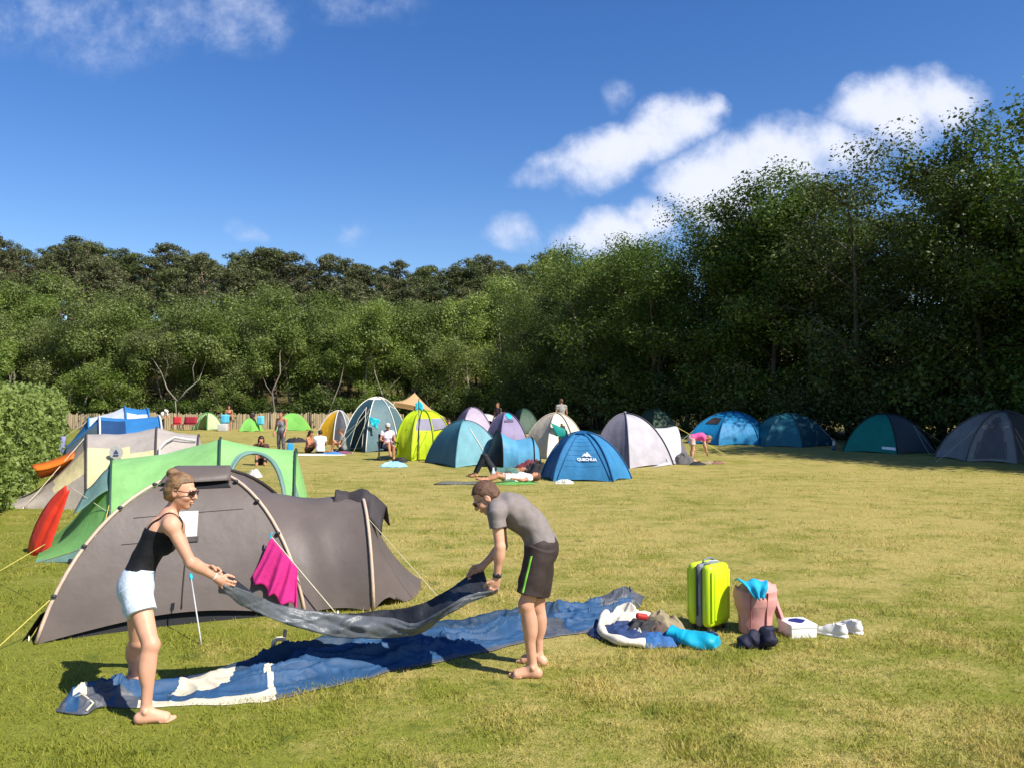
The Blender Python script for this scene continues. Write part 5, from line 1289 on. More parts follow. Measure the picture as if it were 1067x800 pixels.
# ------------------------------------------------------------------ the collapsed blue tent on the grass
near = [(57, 744), (74, 747.5), (90, 748), (104, 741), (140, 738), (190, 738.5), (235, 736), (278, 732.5), (300, 727), (350, 716), (400, 705), (450, 694), (500, 684), (540, 673), (580, 664), (612, 660), (640, 650), (655, 640), (668, 631)]
far = [(66, 733), (84, 722), (97, 716), (120, 713), (150, 711), (175, 706), (210, 700), (245, 691), (285, 683), (330, 675), (380, 668), (430, 657), (480, 647), (520, 641), (560, 637), (600, 630), (628, 621), (652, 615), (672, 621)]
NU, NV = 600, 84
nr = spline([at(*p) for p in near], NU); fr = spline([at(*p) for p in far], NU)
u = np.linspace(0, 1, NU)[:, None] * np.ones((1, NV)); v = np.ones((NU, 1)) * np.linspace(0, 1, NV)[None, :]
nr = np.array(nr)[:, None, :]; fr = np.array(fr)[:, None, :]
base = nr * (1 - v[..., None]) + fr * v[..., None]
base = nr * (1 - (v * .90 + .03)[..., None]) + fr * (v * .90 + .03)[..., None]
bx, by = base[..., 0], base[..., 1]
env = np.clip(np.minimum(v, 1 - v) / .30, 0, 1) ** .9 * np.minimum(1, np.minimum(u, 1 - u) / .07) ** .9
dirx, diry = .93, .37; al = bx * dirx + by * diry; ac = -bx * diry + by * dirx
wal = al + .25 * fbm(al * 1.2, ac * 2.0, 11, 2); wac = ac + .12 * fbm(al * 1.7, ac * 2.5, 13, 2)
def crease(fa, fc, z, p=2.2): return np.clip(1 - 1.7 * np.abs(fbm(wal * fa, wac * fc, z, 2)), 0, 1) ** p
hgt = .010 + env * (.012 + .075 * crease(.8, 3.6, 2.0) + .055 * crease(1.8, 6.0, 8.0) + .032 * crease(5.0, 9.0, 4.0) + .030 * (fbm(al * .9, ac * 1.4, 3.0, 2) + .35)) + .012 * crease(4.0, 8.0, 6.0) * np.clip(np.minimum(v, 1 - v) / .05, 0, 1)
back_fold = np.exp(-((v - .80) / .10) ** 2) * sm(.25, .45, u) * (1 - sm(.80, .92, u)); hgt += .075 * back_fold * (1 + .6 * fbm(al * 3, ac * 2, 6, 2))
right = sm(.86, .97, u); hgt += .06 * right * env * (.4 + .9 * crease(4, 5, 1.0, 1.2))
hgt *= 1 - .5 * np.exp(-((u - .31) / .09) ** 2)
hgt = np.maximum(hgt, .008)
edge = .035 * fbm(al * 3.3, ac * 1.0 + 5, 4, 3)
base[..., 0] += -diry * edge * (np.abs(v - .5) * 2) ** 2; base[..., 1] += dirx * edge * (np.abs(v - .5) * 2) ** 2
base[..., 2] = gz(base[..., 0], base[..., 1]) + hgt
TB = mat('tent_blue_flat', '#2b4d71', rough=.6, nscale=5, var=.12, bump=.35, bscale=14, spec=.3, bdist=.02, trans=.06); TBd = mat('tent_shadow_flat', '#20384f', rough=.6, nscale=5, var=.15, bump=.35, bscale=14, spec=.3, bdist=.02); TBc = mat('tent_cream_flat', '#c4bca6', rough=.65, nscale=5, var=.06, bump=.35, bscale=14, bdist=.02); TBg = mat('tent_slate_flat', '#4b4f57', rough=.5, nscale=6, var=.2, bump=.4, bscale=14, bdist=.02)
jag = .0035 * fbm(u * 14, v * 5, 2, 2)
def inpoly(pl):
    m_ = np.zeros((NU - 1, NV - 1), bool); U_ = (u + jag)[:-1, :-1]; V_ = (v + jag * 2)[:-1, :-1]; n_ = len(pl); j = n_ - 1
    for i in range(n_):
        (xi, yi), (xj, yj) = pl[i], pl[j]; c_ = ((yi > V_) != (yj > V_)) & (U_ < (xj - xi) * (V_ - yi) / (yj - yi + 1e-9) + xi); m_ ^= c_; j = i
    return m_
MI = np.zeros((NU - 1, NV - 1), int)
uu = u[:-1, :-1]; vv = v[:-1, :-1]; jj = jag[:-1, :-1]
MI[(vv > .66 + jj * 6) & (uu > .33) & (uu < .80)] = 1  # darker blue on the far side paints in the held groundsheet's shadow
MI[inpoly([(.268, .30), (.350, .36), (.392, .97), (.310, .97)])] = 2          # cream panel
MI[(vv < .20 - .5 * np.abs(uu - .33) + jj * 3) & (uu > .255) & (uu < .415) & (vv < .14)] = 2  # cream band on the near edge
MI[inpoly([(.405, .05), (.420, .05), (.432, .55), (.415, .55)])] = 2
MI[(uu < .185 + jj * 3) & (vv < .48 + jj * 5) & (uu > .075)] = 3                 # slate groundsheet at the left end
MI[(uu < .028)] = 3; MI[(uu > .045) & (uu < .10) & (np.abs(vv - .52 + jj * 9) < .05)] = 2
MI[(uu > .19) & (uu < .235) & (vv < .30)] = 3; MI[(uu > .225) & (uu < .262) & (vv < .16)] = 2
MI[(uu > .885 + jj * 4) & ((vv > .42) | (uu > .955))] = 3; MI[(uu > .74 + jj * 3) & (uu < .80 + jj * 3) & (vv < .45)] = 3
MI[(vv < .03 + jj * 4)] = np.where(MI[(vv < .03 + jj * 4)] == 0, 3, MI[(vv < .03 + jj * 4)])
idx = np.arange(NU * NV).reshape(NU, NV); F = np.stack([idx[:-1, :-1], idx[1:, :-1], idx[1:, 1:], idx[:-1, 1:]], -1).reshape(-1, 4)
ct = thing('collapsed_tent', 'blue and cream tent lying collapsed in a long strip on the grass', 'tent', at(330, 700))
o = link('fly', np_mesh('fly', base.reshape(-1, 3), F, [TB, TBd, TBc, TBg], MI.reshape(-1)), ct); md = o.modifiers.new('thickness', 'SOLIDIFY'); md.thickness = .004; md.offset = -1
def surf(px, py, dz=.06): p = at(px, py); return Vector((p.x, p.y, p.z + dz))
q = MB(); c_ = surf(291, 690, .13); q.tube([c_ + Vector((.05 * math.cos(a), .012 * math.sin(a * 2), .06 * math.sin(a))) for a in np.linspace(0, 6.28, 15)], .018, 6); q.build('carry_loop', TBc, ct)
q = MB(); q.tube([surf(293, 693, .06), surf(296, 688, .14), surf(297, 683, .2)], .014, 6); q.build('webbing', DARKPOLE, ct)
q = MB(); q.tube([surf(72, 738, .05), surf(86, 737, .09), surf(97, 741, .05), surf(90, 746, .03)], .008, 5); q.build('cord', ROPE, ct)

# ------------------------------------------------------------------ luggage on the right
def cloth_heap(name, m, c, rx, ry, hh, seed, parent, rz=0.0, n=40, sharp=1.6):
    """crumpled cloth lying on the ground: a lumpy cap with a ragged edge"""
    P = []
    for i in range(n + 1):
        r = i / n; row = []
        for j in range(n * 2):
            a = 2 * math.pi * j / (n * 2); R_ = 1 + .22 * float(fbm(math.cos(a) * 1.6 + seed, math.sin(a) * 1.6, seed, 3))
            x, y = rx * r * R_ * math.cos(a), ry * r * R_ * math.sin(a); X_2, Y_2 = x * math.cos(rz) - y * math.sin(rz), x * math.sin(rz) + y * math.cos(rz)
            k = 1 - abs(float(fbm(x * 5 + seed, y * 7, seed * 1.3, 3))); z = hh * (1 - r ** 2.2) ** .8 * (.55 + .6 * max(0, k - .25) ** sharp) + .008
            row.append((c[0] + X_2, c[1] + Y_2, c[2] + z))
        P.append(row)
    return MB().grid(P, closed_v=True).build(name, m, parent)
bh = thing('bedding_heap', 'heap of cream and blue bedding with a red strap beside the turquoise sack', 'bedding', at(660, 668))
KH = mat('cloth_khaki', '#8d8064', rough=.8, nscale=8, var=.12, bump=.4, bscale=18, bdist=.02); NV_ = mat('cloth_navy', '#27395f', rough=.75, nscale=8, var=.2, bump=.4, bscale=18, bdist=.02); OFF = mat('cloth_offwhite', '#dcd3bf', rough=.8, nscale=8, var=.07, bump=.4, bscale=18, bdist=.02); BLK = mat('cloth_black', '#242427', rough=.7, nscale=8, var=.25, bump=.4, bscale=18, bdist=.02); PBL = mat('cloth_paleblue', '#8fb0cf', rough=.75, nscale=8, var=.1, bump=.4, bscale=18, bdist=.02); MBL = mat('cloth_midblue', '#2f5f93', rough=.75, nscale=8, var=.14, bump=.4, bscale=18, bdist=.02)
cloth_heap('blue_cloth', NV_, at(652, 662), .30, .26, .12, 1.0, bh); cloth_heap('pale_blue_cloth', MBL, at(685, 670), .24, .16, .09, 2.2, bh, .2); cloth_heap('black_pack', BLK, at(672, 661), .24, .16, .17, 3.1, bh, .4)
cloth_heap('brown_cloth', mat('cloth_brown', '#54453c', rough=.8, nscale=8, var=.2, bump=.4, bscale=18, bdist=.02), at(681, 664), .16, .12, .17, 8.3, bh, .3); cloth_heap('white_cloth', OFF, at(662, 667), .09, .07, .12, 9.4, bh, .3); cloth_heap('cream_blanket', OFF, at(655, 653), .26, .16, .23, 4.4, bh, .2); cloth_heap('khaki_bag', KH, at(690, 658), .22, .15, .20, 5.3, bh, -.5); cloth_heap('pale_corner', PBL, at(697, 669), .12, .11, .10, 6.1, bh)
q = MB(); q.tube(spline([A3(at(632, 652)) + V3(0, 0, .12), A3(at(626, 659)) + V3(0, 0, .07), A3(at(631, 668)) + V3(0, 0, .05), A3(at(650, 674)) + V3(0, 0, .05), A3(at(672, 675)) + V3(0, 0, .04)], 24), [.035 + .008 * math.sin(i * .9) for i in range(24)], 9); q.build('rolled_hem', OFF, bh)
q = MB(); q.box(at(668, 661) + Vector((0, -.05, .17)), (.11, .05, .05), rot(.3, .3, .2), e=.015); q.build('red_strap', mat('red_strap', '#b5322c', .6), bh)
# teal bag
tb_ = at(731, 674)
f = Field(A3(tb_) - V3(.45, .35, .1), A3(tb_) + V3(.45, .35, .35), .008); ax_ = nv(V3(.93, -.37, 0))
wy_ = np.cross(ax_, V3(0, 0, 1))
f.add(cone(A3(tb_) - ax_ * .17 + V3(0, .03, .055), A3(tb_) + ax_ * .14 + V3(0, 0, .052), .048, .060, 2.1, wd=wy_), .03); f.add(ell(A3(tb_) + V3(0, .01, .055), V3(.15, .12, .06)), .05); f.add(cone(A3(tb_) - ax_ * .26 + V3(0, .05, .10), A3(tb_) - ax_ * .15 + V3(0, .03, .07), .05, .05, 1.7, wd=wy_), .04)
sl, X, Y, Z = f.axes(); F_ = f.F + folds(21, .015, 17.0)(X, Y, Z).astype(np.float32); F_ = np.maximum(F_, half((0, 0, -1), A3(tb_) + V3(0, 0, .006))(X, Y, Z)); P_, Q_ = f.mesh(F_)
t = thing('stuff_sack', 'turquoise stuff sack lying in front of the lime suitcase', 'bag', tb_); link('sack', np_mesh('sack', P_, Q_, fab('sack_turquoise', '#16a3c4', .08, .5, .4)), t)
q = MB(); e_ = Vector(A3(tb_) + ax_ * .09 + V3(0, .03, .112)); q.tube([e_ - Vector((.05, 0, 0)), e_ + Vector((0, -.01, .02)), e_ + Vector((.05, -.02, -.005))], .010, 6); q.build('cord_lock', NV_, t)
# suitcase
sc0 = at(741, 657); S = MB(); Rz = rot(-.86)
LIMEP = mat('suitcase_lime', '#c4e01a', rough=.32, var=.03, nscale=4, spec=.5, coat=.25); GREYP = mat('suitcase_grey', '#767b80', rough=.45, var=.05)
t = thing('suitcase', 'upright lime green hard shell suitcase with a grey middle band', 'suitcase', sc0)
sH, sW, sD = .555, .315, .225; cb = sc0 + Vector((0, .10, .040))
for sg in (-1, 1):
    q = MB(); q.box(cb + Rz @ Vector((sg * (sD / 4 + .020), 0, sH / 2)), (sD / 2 - .012, sW, sH), Rz, e=.055)
    q.box(cb + Rz @ Vector((sg * (sD / 2 + .020), 0, sH / 2)), (.022, sW * .60, sH * .78), Rz, e=.010)
    q.box(cb + Rz @ Vector((sg * (sD / 2 + .019), -sW * .37, sH / 2)), (.016, .035, sH * .80), Rz, e=.007); q.box(cb + Rz @ Vector((sg * (sD / 2 + .019), sW * .37, sH / 2)), (.016, .035, sH * .80), Rz, e=.007); q.build('shell', LIMEP, t)
q = MB(); q.box(cb + Rz @ Vector((0, 0, sH / 2)), (.062, sW + .006, sH + .006), Rz, e=.028); q.build('zip_band', GREYP, t)
q = MB(); q.tube([cb + Rz @ Vector((0, -.028 + .0 * k, sH / 2 - sH * .32 + k * .04)) + Rz @ Vector((0, -sW / 2 + .02, 0)) for k in range(12)], .010, 6); q.build('zip', DARKPOLE, t)
q = MB(); q.tube([cb + Rz @ Vector((.0, y_, sH + z_)) for y_, z_ in ((-.08, 0), (-.07, .025), (-.03, .034), (.03, .034), (.07, .025), (.08, 0))], .013, 8, flat=.7); q.build('handle', GREYP, t)
q = MB(); q.tube([cb + Rz @ Vector((x_, y_, sH + z_)) for x_, y_, z_ in ((.04, -.10, .0), (.05, -.05, .025), (.07, .03, .02), (.06, .08, .0))], .007, 6); q.build('strap', mat('strap_grey', '#a9abad', .6), t)
for sx_ in (-1, 1):
    for sy_ in (-1, 1):
        q = MB(); c_ = cb + Rz @ Vector((sx_ * .075, sy_ * .115, -.014)); q.tube([c_ - Vector((.014, 0, 0)), c_ + Vector((.014, 0, 0))], .026, 12); q.build('wheel', DARKPOLE, t)
# pink bag with blue cloth
pb_ = at(791, 663); t = thing('tote_bag', 'pink woven shopping bag stuffed full beside the suitcase', 'bag', pb_)
f = Field(A3(pb_) - V3(.4, .3, .1), A3(pb_) + V3(.4, .5, .75), .008); b_ = A3(pb_) + V3(0, .13, 0)
f.add(cone(b_ + V3(.0, 0, .0), b_ + V3(.015, 0, .30), .145, .162, .78, wd=V3(0, 1, 0)), .05); f.add(ell(b_ + V3(.01, 0, .29), V3(.172, .13, .13)), .07); f.add(ell(b_ + V3(.06, .01, .38), V3(.125, .11, .085)), .05); f.add(ell(b_ + V3(-.05, 0, .36), V3(.11, .10, .08)), .05)
f.add(cone(b_ + V3(.012, 0, .27), b_ + V3(.012, 0, .385), .155, .185, .80, wd=V3(0, 1, 0)), .03)
for sx_ in (-1, 1): f.add(cap(b_ + V3(sx_ * .15, 0, .34), b_ + V3(sx_ * .175, -.02, .42), .03, .012), .04)
sl, X, Y, Z = f.axes(); F_ = f.F + folds(31, .0035, 26.0)(X, Y, Z).astype(np.float32); F_ = np.maximum(F_, half((0, 0, -1), b_ + V3(0, 0, .004))(X, Y, Z)); P_, Q_ = f.mesh(F_)
PKB = mat('bag_pink', '#d0948c', rough=.65, nscale=5, var=.08, bump=.5, bscale=60, bdist=.004, trans=.08)
link('bag', np_mesh('bag', P_, Q_, PKB), t)
for sx_ in (-1, 1):
    q = MB(); q.tube(spline([b_ + V3(sx_ * .07, -.108, .02), b_ + V3(sx_ * .07, -.122, .20), b_ + V3(sx_ * .075, -.135, .32), b_ + V3(sx_ * .075, -.150, .38)], 18), .010, 6, flat=.4); q.build('handle', mat('bag_pink_strap', '#ab625f', .6, var=.05), t)
q = MB(); q.grid([[tuple(b_ + V3(.155 + .02 * j + .03 * math.sin(i * .8), -.02 + .03 * i, .34 - .055 * j + .01 * i)) for j in range(7)] for i in range(6)]); q.build('drawstring_edge', PKB, t, solid=.006)
P_ = []
for i in range(15):
    u_ = i / 14; row = []
    for j in range(15):
        v_ = j / 14; wd_ = .125 * (1 - .75 * max(0, v_ - .35) / .65)
        y_ = .05 - .25 * min(v_, .6) / .6 - .012 * max(0, v_ - .6); z_ = .445 + .025 * math.sin(3.14 * min(1, v_ / .6)) - .24 * max(0, v_ - .58) + .012 * math.sin(u_ * 11 + v_ * 6)
        row.append(tuple(b_ + V3(-.045 + (u_ - .5) * 2 * wd_ + .03 * v_, y_ + .014 * math.sin(u_ * 13), z_)))
    P_.append(row)
o = MB().grid(P_).build('cloth', mat('cloth_turq', '#1f9fc4', rough=.75, nscale=8, var=.1, bump=.4, bscale=20, bdist=.02), solid=.012); tag(o, 'turquoise cloth sticking out of the top of the pink bag', 'cloth')
# slump the front of the cloth over the rim
for k, (px, py, lab) in enumerate(((783, 676, 'dark navy rolled jacket at the foot of the pink bag, the one on the left'), (799, 675, 'dark navy rolled bundle at the foot of the pink bag, the one on the right'))):
    p_ = at(px, py); f = Field(A3(p_) - V3(.2, .2, .05), A3(p_) + V3(.2, .25, .25), .007)
    f.add(ell(A3(p_) + V3(0, .05, .055), V3(.095 if k == 0 else .075, .08, .060)), .02); f.add(cap(A3(p_) + V3(-.05, .02, .05), A3(p_) + V3(.04, .06, .10 + .03 * k), .05, .045), .02); 
    if k: f.add(cap(A3(p_) + V3(.01, -.03, .08), A3(p_) + V3(.02, .10, .09), .068, .066), .02)
    sl, X, Y, Z = f.axes(); F_ = f.F + folds(41 + k, .011, 38.0)(X, Y, Z).astype(np.float32); P_, Q_ = f.mesh(F_); o = link('rolled_jacket', np_mesh('rolled_jacket', P_, Q_, mat('cloth_darknavy', '#1d1d33', rough=.7, nscale=8, var=.25, bump=.4, bscale=30, bdist=.01))); tag(o, lab, 'jacket')
# box
bx_ = at(836, 665); t = thing('box', 'white cardboard box with a dark blue diamond on its lid', 'box', bx_); Rb = rot(.16); WCB = mat('card_white', '#e6e3dc', rough=.6, var=.04)
q = MB(); q.box(bx_ + Vector((.0, .13, .055)), (.235, .25, .11), Rb, e=.004); q.build('carton', WCB, t)
q = MB(); q.box(bx_ + Vector((.0, .13, .100)), (.243, .258, .034), Rb, e=.004); q.build('lid', WCB, t)
q = MB(); zc = bx_ + Vector((0, .13, .1185)); ol = [(-.085, .01), (-.035, .075), (.035, .085), (.09, .02), (.03, -.055), (-.01, -.075)]; q.prism([zc + Rb @ Vector((x_, y_, 0)) for x_, y_ in ol], (0, 0, .0015)); q.build('print', mat('print_navy', '#2a2f6e', .5, var=.04), t)
# shoes
def shoe(px, py, rz, lab, tip=0.0, grp='white shoes'):
    p_ = at(px, py); t = thing('shoe', lab, 'shoe', p_, grp); Rs = rot(rz); B3 = np.array(Rs)
    def w(x, y, z): return A3(p_) + np.array(Rs @ Vector((x, y, z)))
    f = Field(A3(p_) - V3(.24, .24, .03), A3(p_) + V3(.24, .24, .22), .0055)
    f.add(cap(w(-.085, 0, .048), w(.03, 0, .040), .042, .042), .02); f.add(cap(w(.03, .004, .04), w(.105, .006, .032), .042, .034), .02); f.add(cone(w(-.075, 0, .05), w(-.070, 0, .115), .040, .038, 1.1), .02); f.add(cap(w(-.04, 0, .085), w(.04, 0, .058), .032, .034), .02)
    f.add(cap(w(-.072, 0, .085), w(-.070, 0, .16), .028, .030), .008, True)
    sl, X, Y, Z = f.axes(); P_, Q_ = f.mesh(np.maximum(f.F, half((0, 0, -1), w(0, 0, .018))(X, Y, Z))); link('upper', np_mesh('upper', P_, Q_, mat('shoe_white', '#d9d5cd', rough=.6, nscale=12, var=.08, bump=.2)), t)
    f = Field(A3(p_) - V3(.24, .24, .03), A3(p_) + V3(.24, .24, .12), .0055); f.add(cap(w(-.085, 0, .016), w(.03, 0, .016), .046, .046), .02); f.add(cap(w(.03, .004, .016), w(.11, .006, .016), .046, .038), .02); sl, X, Y, Z = f.axes(); F_ = np.maximum(np.maximum(f.F, half((0, 0, -1), w(0, 0, .001))(X, Y, Z)), half((0, 0, 1), w(0, 0, .024))(X, Y, Z)); P_, Q_ = f.mesh(F_); link('sole', np_mesh('sole', P_, Q_, mat('sole_white', '#efece6', .6)), t)
    for k in range(3): q = MB(); x_ = -.01 + .026 * k; z_ = .108 - .013 * k; q.tube([w(x_, -.026, z_ - .012), w(x_ + .004, 0, z_ + .004), w(x_, .026, z_ - .012)], .0045, 5); q.build('lace', mat('ink_white', (.8, .8, .8)), t)
shoe(868, 662, 2.45, 'white trainer beside the white box, nearer to the box'); shoe(886, 658, 2.0, 'white trainer beside the white box, farther from the box')

# ------------------------------------------------------------------ small people and things on the field
def pose(kind, p, rz=0.0, s=1.0, **kw):
    """joints of a small figure, facing +x before the turn rz"""
    D = dict
    if kind == 'stand':
        J = D(pel=(0, 0, .93), chest=(.01, 0, 1.25), neck=(0, 0, 1.45), head=(.03, 0, 1.62), shL=(0, .19, 1.41), shR=(0, -.19, 1.41), elL=(.0, .25, 1.13), elR=(.0, -.25, 1.13), wrL=(.12, .24, .90), wrR=(.12, -.24, .90), hipL=(0, .09, .90), hipR=(0, -.09, .90), knL=(.02, .11, .48), knR=(.02, -.11, .48), anL=(-.02, .12, .08), anR=(-.02, -.12, .08), toL=(.16, .14, .008), toR=(.16, -.14, .008), ffwd=(1, 0, -.1), fup=(0, 0, 1))
    elif kind == 'sit':
        J = D(pel=(0, 0, .12), chest=(.03, 0, .44), neck=(.06, 0, .64), head=(.12, 0, .80), shL=(.05, .18, .60), shR=(.05, -.18, .60), elL=(.16, .24, .36), elR=(.16, -.24, .36), wrL=(.36, .12, .34), wrR=(.36, -.12, .34), hipL=(.05, .09, .12), hipR=(.05, -.09, .12), knL=(.38, .14, .44), knR=(.38, -.14, .44), anL=(.46, .12, .08), anR=(.46, -.12, .08), toL=(.64, .14, .01), toR=(.64, -.14, .01), ffwd=(1, 0, -.3), fup=(.2, 0, 1))
    elif kind == 'chair':
        J = D(pel=(0, 0, .46), chest=(-.05, 0, .80), neck=(-.07, 0, 1.0), head=(-.02, 0, 1.17), shL=(-.07, .18, .96), shR=(-.07, -.18, .96), elL=(.0, .26, .70), elR=(.0, -.26, .70), wrL=(.24, .14, .66), wrR=(.24, -.14, .66), hipL=(.03, .09, .46), hipR=(.03, -.09, .46), knL=(.44, .12, .50), knR=(.42, -.04, .60), anL=(.46, .13, .09), anR=(.60, -.02, .22), toL=(.66, .15, .01), toR=(.78, .0, .16), ffwd=(1, 0, -.25), fup=(.2, 0, 1))
    elif kind == 'lie':
        J = D(pel=(0, 0, .12), chest=(-.33, 0, .13), neck=(-.54, 0, .15), head=(-.71, 0, .17), shL=(-.50, .18, .13), shR=(-.50, -.18, .13), elL=(-.26, .30, .09), elR=(-.26, -.30, .09), wrL=(-.04, .24, .14), wrR=(-.04, -.24, .14), hipL=(.03, .09, .12), hipR=(.03, -.09, .12), knL=(.33, .12, .44), knR=(.37, -.12, .42), anL=(.52, .12, .08), anR=(.58, -.12, .08), toL=(.70, .14, .02), toR=(.76, -.14, .02), ffwd=(.25, 0, .97), fup=(-.97, 0, .25))
    elif kind == 'bend':
        J = D(pel=(0, 0, .86), chest=(.28, 0, .95), neck=(.46, 0, .92), head=(.60, 0, .84), shL=(.42, .17, .90), shR=(.42, -.17, .90), elL=(.46, .20, .62), elR=(.46, -.20, .62), wrL=(.52, .14, .40), wrR=(.52, -.14, .40), hipL=(0, .09, .84), hipR=(0, -.09, .84), knL=(.04, .11, .46), knR=(.04, -.11, .46), anL=(-.02, .12, .08), anR=(-.02, -.12, .08), toL=(.16, .14, .008), toR=(.16, -.14, .008), ffwd=(.7, 0, -.7), fup=(.7, 0, .7))
    J.update(kw); c_, n_ = math.cos(rz), math.sin(rz); out = {}
    for k, q_ in J.items():
        q_ = np.array(q_, float); r_ = V3(q_[0] * c_ - q_[1] * n_, q_[0] * n_ + q_[1] * c_, q_[2])
        out[k] = r_ if k in ('ffwd', 'fup', 'hdL', 'hdR', 'pmL', 'pmR', 'tsL', 'tsR') else r_ * s + A3(p)
    return out
def cl(name, h, **k): return mat('cloth_' + name, h, rough=.8, nscale=9, var=.10, **k)
FH = .016
LG_ = dict(mat=cl('navy_trouser', '#23252c'), len=1.92, ease=.008, flare=1.0, name='trousers'); 
def sp(p, kind, rz, look, label, s=1.0, group=None, **kw):
    base = dict(girth=1.0, skin=1, headscale=1.05); base.update(look); return person(pose(kind, p, rz, s, **kw), base, label, group, h=FH, fine=False, loc=A3(p))
pi = math.pi
# left of the teal tent
sp(at(293, 474), 'stand', -1.9, dict(fem=True, top=dict(mat=cl('grey_top', '#77737c'), tank=.09, hem=.05, ease=.012), bottom=dict(LG_, mat=cl('grey_trouser', '#5b575d')), hair=('dark', 'bun')), 'woman in grey top and trousers standing with a blue bag in her hand', .96, wrL=(.20, .28, .86))
q_ = at(303, 474); bgo = thing('bag', 'small blue bag held by the standing woman in grey', 'bag', q_); q = MB(); c_ = pt(302.5, 466, q_.y - .12); q.box(c_, (.24, .10, .34), rot(.3, 0, .2), e=.04); q.build('pouch', cl('bag_blue', '#2a8cc0'), bgo); q = MB(); q.tube([c_ + Vector((-.06, 0, .16)), c_ + Vector((-.05, 0, .27)), c_ + Vector((.04, 0, .27)), c_ + Vector((.06, 0, .16))], .012, 5); q.build('handle', cl('bag_navy', '#1d3557'), bgo)
sp(at(272, 484), 'sit', -1.3, dict(fem=True, top=dict(mat=cl('brown_top', '#4a2f2b'), sleeve=1.0, hem=.0, ease=.02), bottom=LG_, hair=('dark', 'long')), 'dark haired person in a brown top sitting behind the green tent', 1.0, wrL=(.22, .05, .70), wrR=(.22, -.06, .68))
sp(at(321, 471.5), 'sit', -.2, dict(fem=True, top=dict(mat=cl('coral_top', '#b5705a'), tank=.08, hem=.05, ease=.012), bottom=dict(LG_, mat=cl('brown_trouser', '#5a4038')), hair=('dark', 'long')), 'dark haired woman in a coral top sitting on a pale blanket', .95)
sp(at(333.5, 472), 'sit', 1.75, dict(top=dict(mat=cl('white_shirt', '#e8e6ea'), sleeve=.5, hem=-.05, ease=.03), bottom=LG_, hair=('dark', 'short')), 'person in a white shirt sitting on the blanket with the back to us', .98)
sp(at(358, 470.5), 'sit', pi + .15, dict(top=dict(mat=cl('grey_green', '#7d7f78'), sleeve=.5, hem=-.05, ease=.025), bottom=dict(LG_, len=.8), hair=('brown', 'short')), 'person in a grey shirt sitting before the tall teal grey tent', 1.0, ffwd=(.8, .3, -.4))
b_ = at(330, 473.5); o = cloth_heap('blanket', OFF, b_ + Vector((0, -.1, 0)), 1.25, .55, .04, 3.3, None, .05, 22); tag(o, 'pale picnic blanket under the two seated people', 'blanket')
o = cloth_heap('towel', cl('blue_towel', '#3f78b8'), at(345, 473.5), .40, .22, .13, 8.2, None, 0, 18); tag(o, 'small blue cloth on the grass before the teal grey tent', 'towel')
o = cloth_heap('towel', cl('plum_cloth', '#7b4a63'), at(357, 472), .36, .25, .10, 9.2, None, 0, 18); tag(o, 'plum coloured cloth heap in the door of the teal grey tent', 'towel')
o = cloth_heap('bag', cl('black_bag', '#28262b'), at(309, 460.5), .5, .3, .30, 4.9, None, 0, 18); tag(o, 'flat black holdall lying alone on the grass', 'bag')
# the reader on the camp chair
cp = at(404, 479); J_ = pose('chair', cp, -1.25, .98)
person(J_, dict(fem=True, skin=1, headscale=1.05, top=dict(mat=cl('pale_pink', '#d9c3cf'), sleeve=.4, hem=0, ease=.02), bottom=dict(mat=cl('blue_short', '#6d7796'), len=.6, ease=.012), hair=('brown', 'short'), hat=(WHITE, 'cap')), 'person in a white cap and pale top sitting on a dark camp chair', h=FH, fine=False, loc=A3(cp))
t = thing('camp_chair', 'dark folding camp chair the person in the white cap sits on', 'chair', cp); Rc = rot(-1.25); CH = cl('chair_black', '#1e1e24')
def cw(x, y, z): return cp + Rc @ Vector((x, y, z))
q = MB(); q.grid([[tuple(cw(-.20 + .5 * i / 5, -.27 + .54 * j / 5, .36 - .04 * math.sin(3.14 * j / 5))) for j in range(6)] for i in range(6)]); q.build('seat', CH, t, solid=.02)
q = MB(); q.grid([[tuple(cw(-.24 - .12 * i / 5 - .03 * math.sin(3.14 * j / 5), -.27 + .54 * j / 5, .38 + .50 * i / 5)) for j in range(6)] for i in range(6)]); q.build('backrest', CH, t, solid=.02)
for sg in (-1, 1):
    q = MB(); q.tube([cw(.32, sg * .30, 0), cw(-.30, sg * .30, .60)], .014, 6); q.build('leg', DARKPOLE, t); q = MB(); q.tube([cw(-.30, sg * .30, 0), cw(.30, sg * .30, .58)], .014, 6); q.build('leg', DARKPOLE, t); q = MB(); q.tube([cw(-.32, sg * .31, .60), cw(.30, sg * .31, .59)], .022, 6); q.build('armrest', CH, t)
o = cloth_heap('towel', mat('towel_check', '#8fc6dc', rough=.9, nscale=5, var=.5), at(411, 486), .44, .26, .20, 2.9, None, 0, 22); tag(o, 'crumpled light blue patterned towel on the grass in front of the camp chair', 'towel')
o = cloth_heap('bag', BLK, at(417, 481), .25, .18, .20, 5.9, None, 0, 18); tag(o, 'small black bag behind the light blue towel', 'bag')
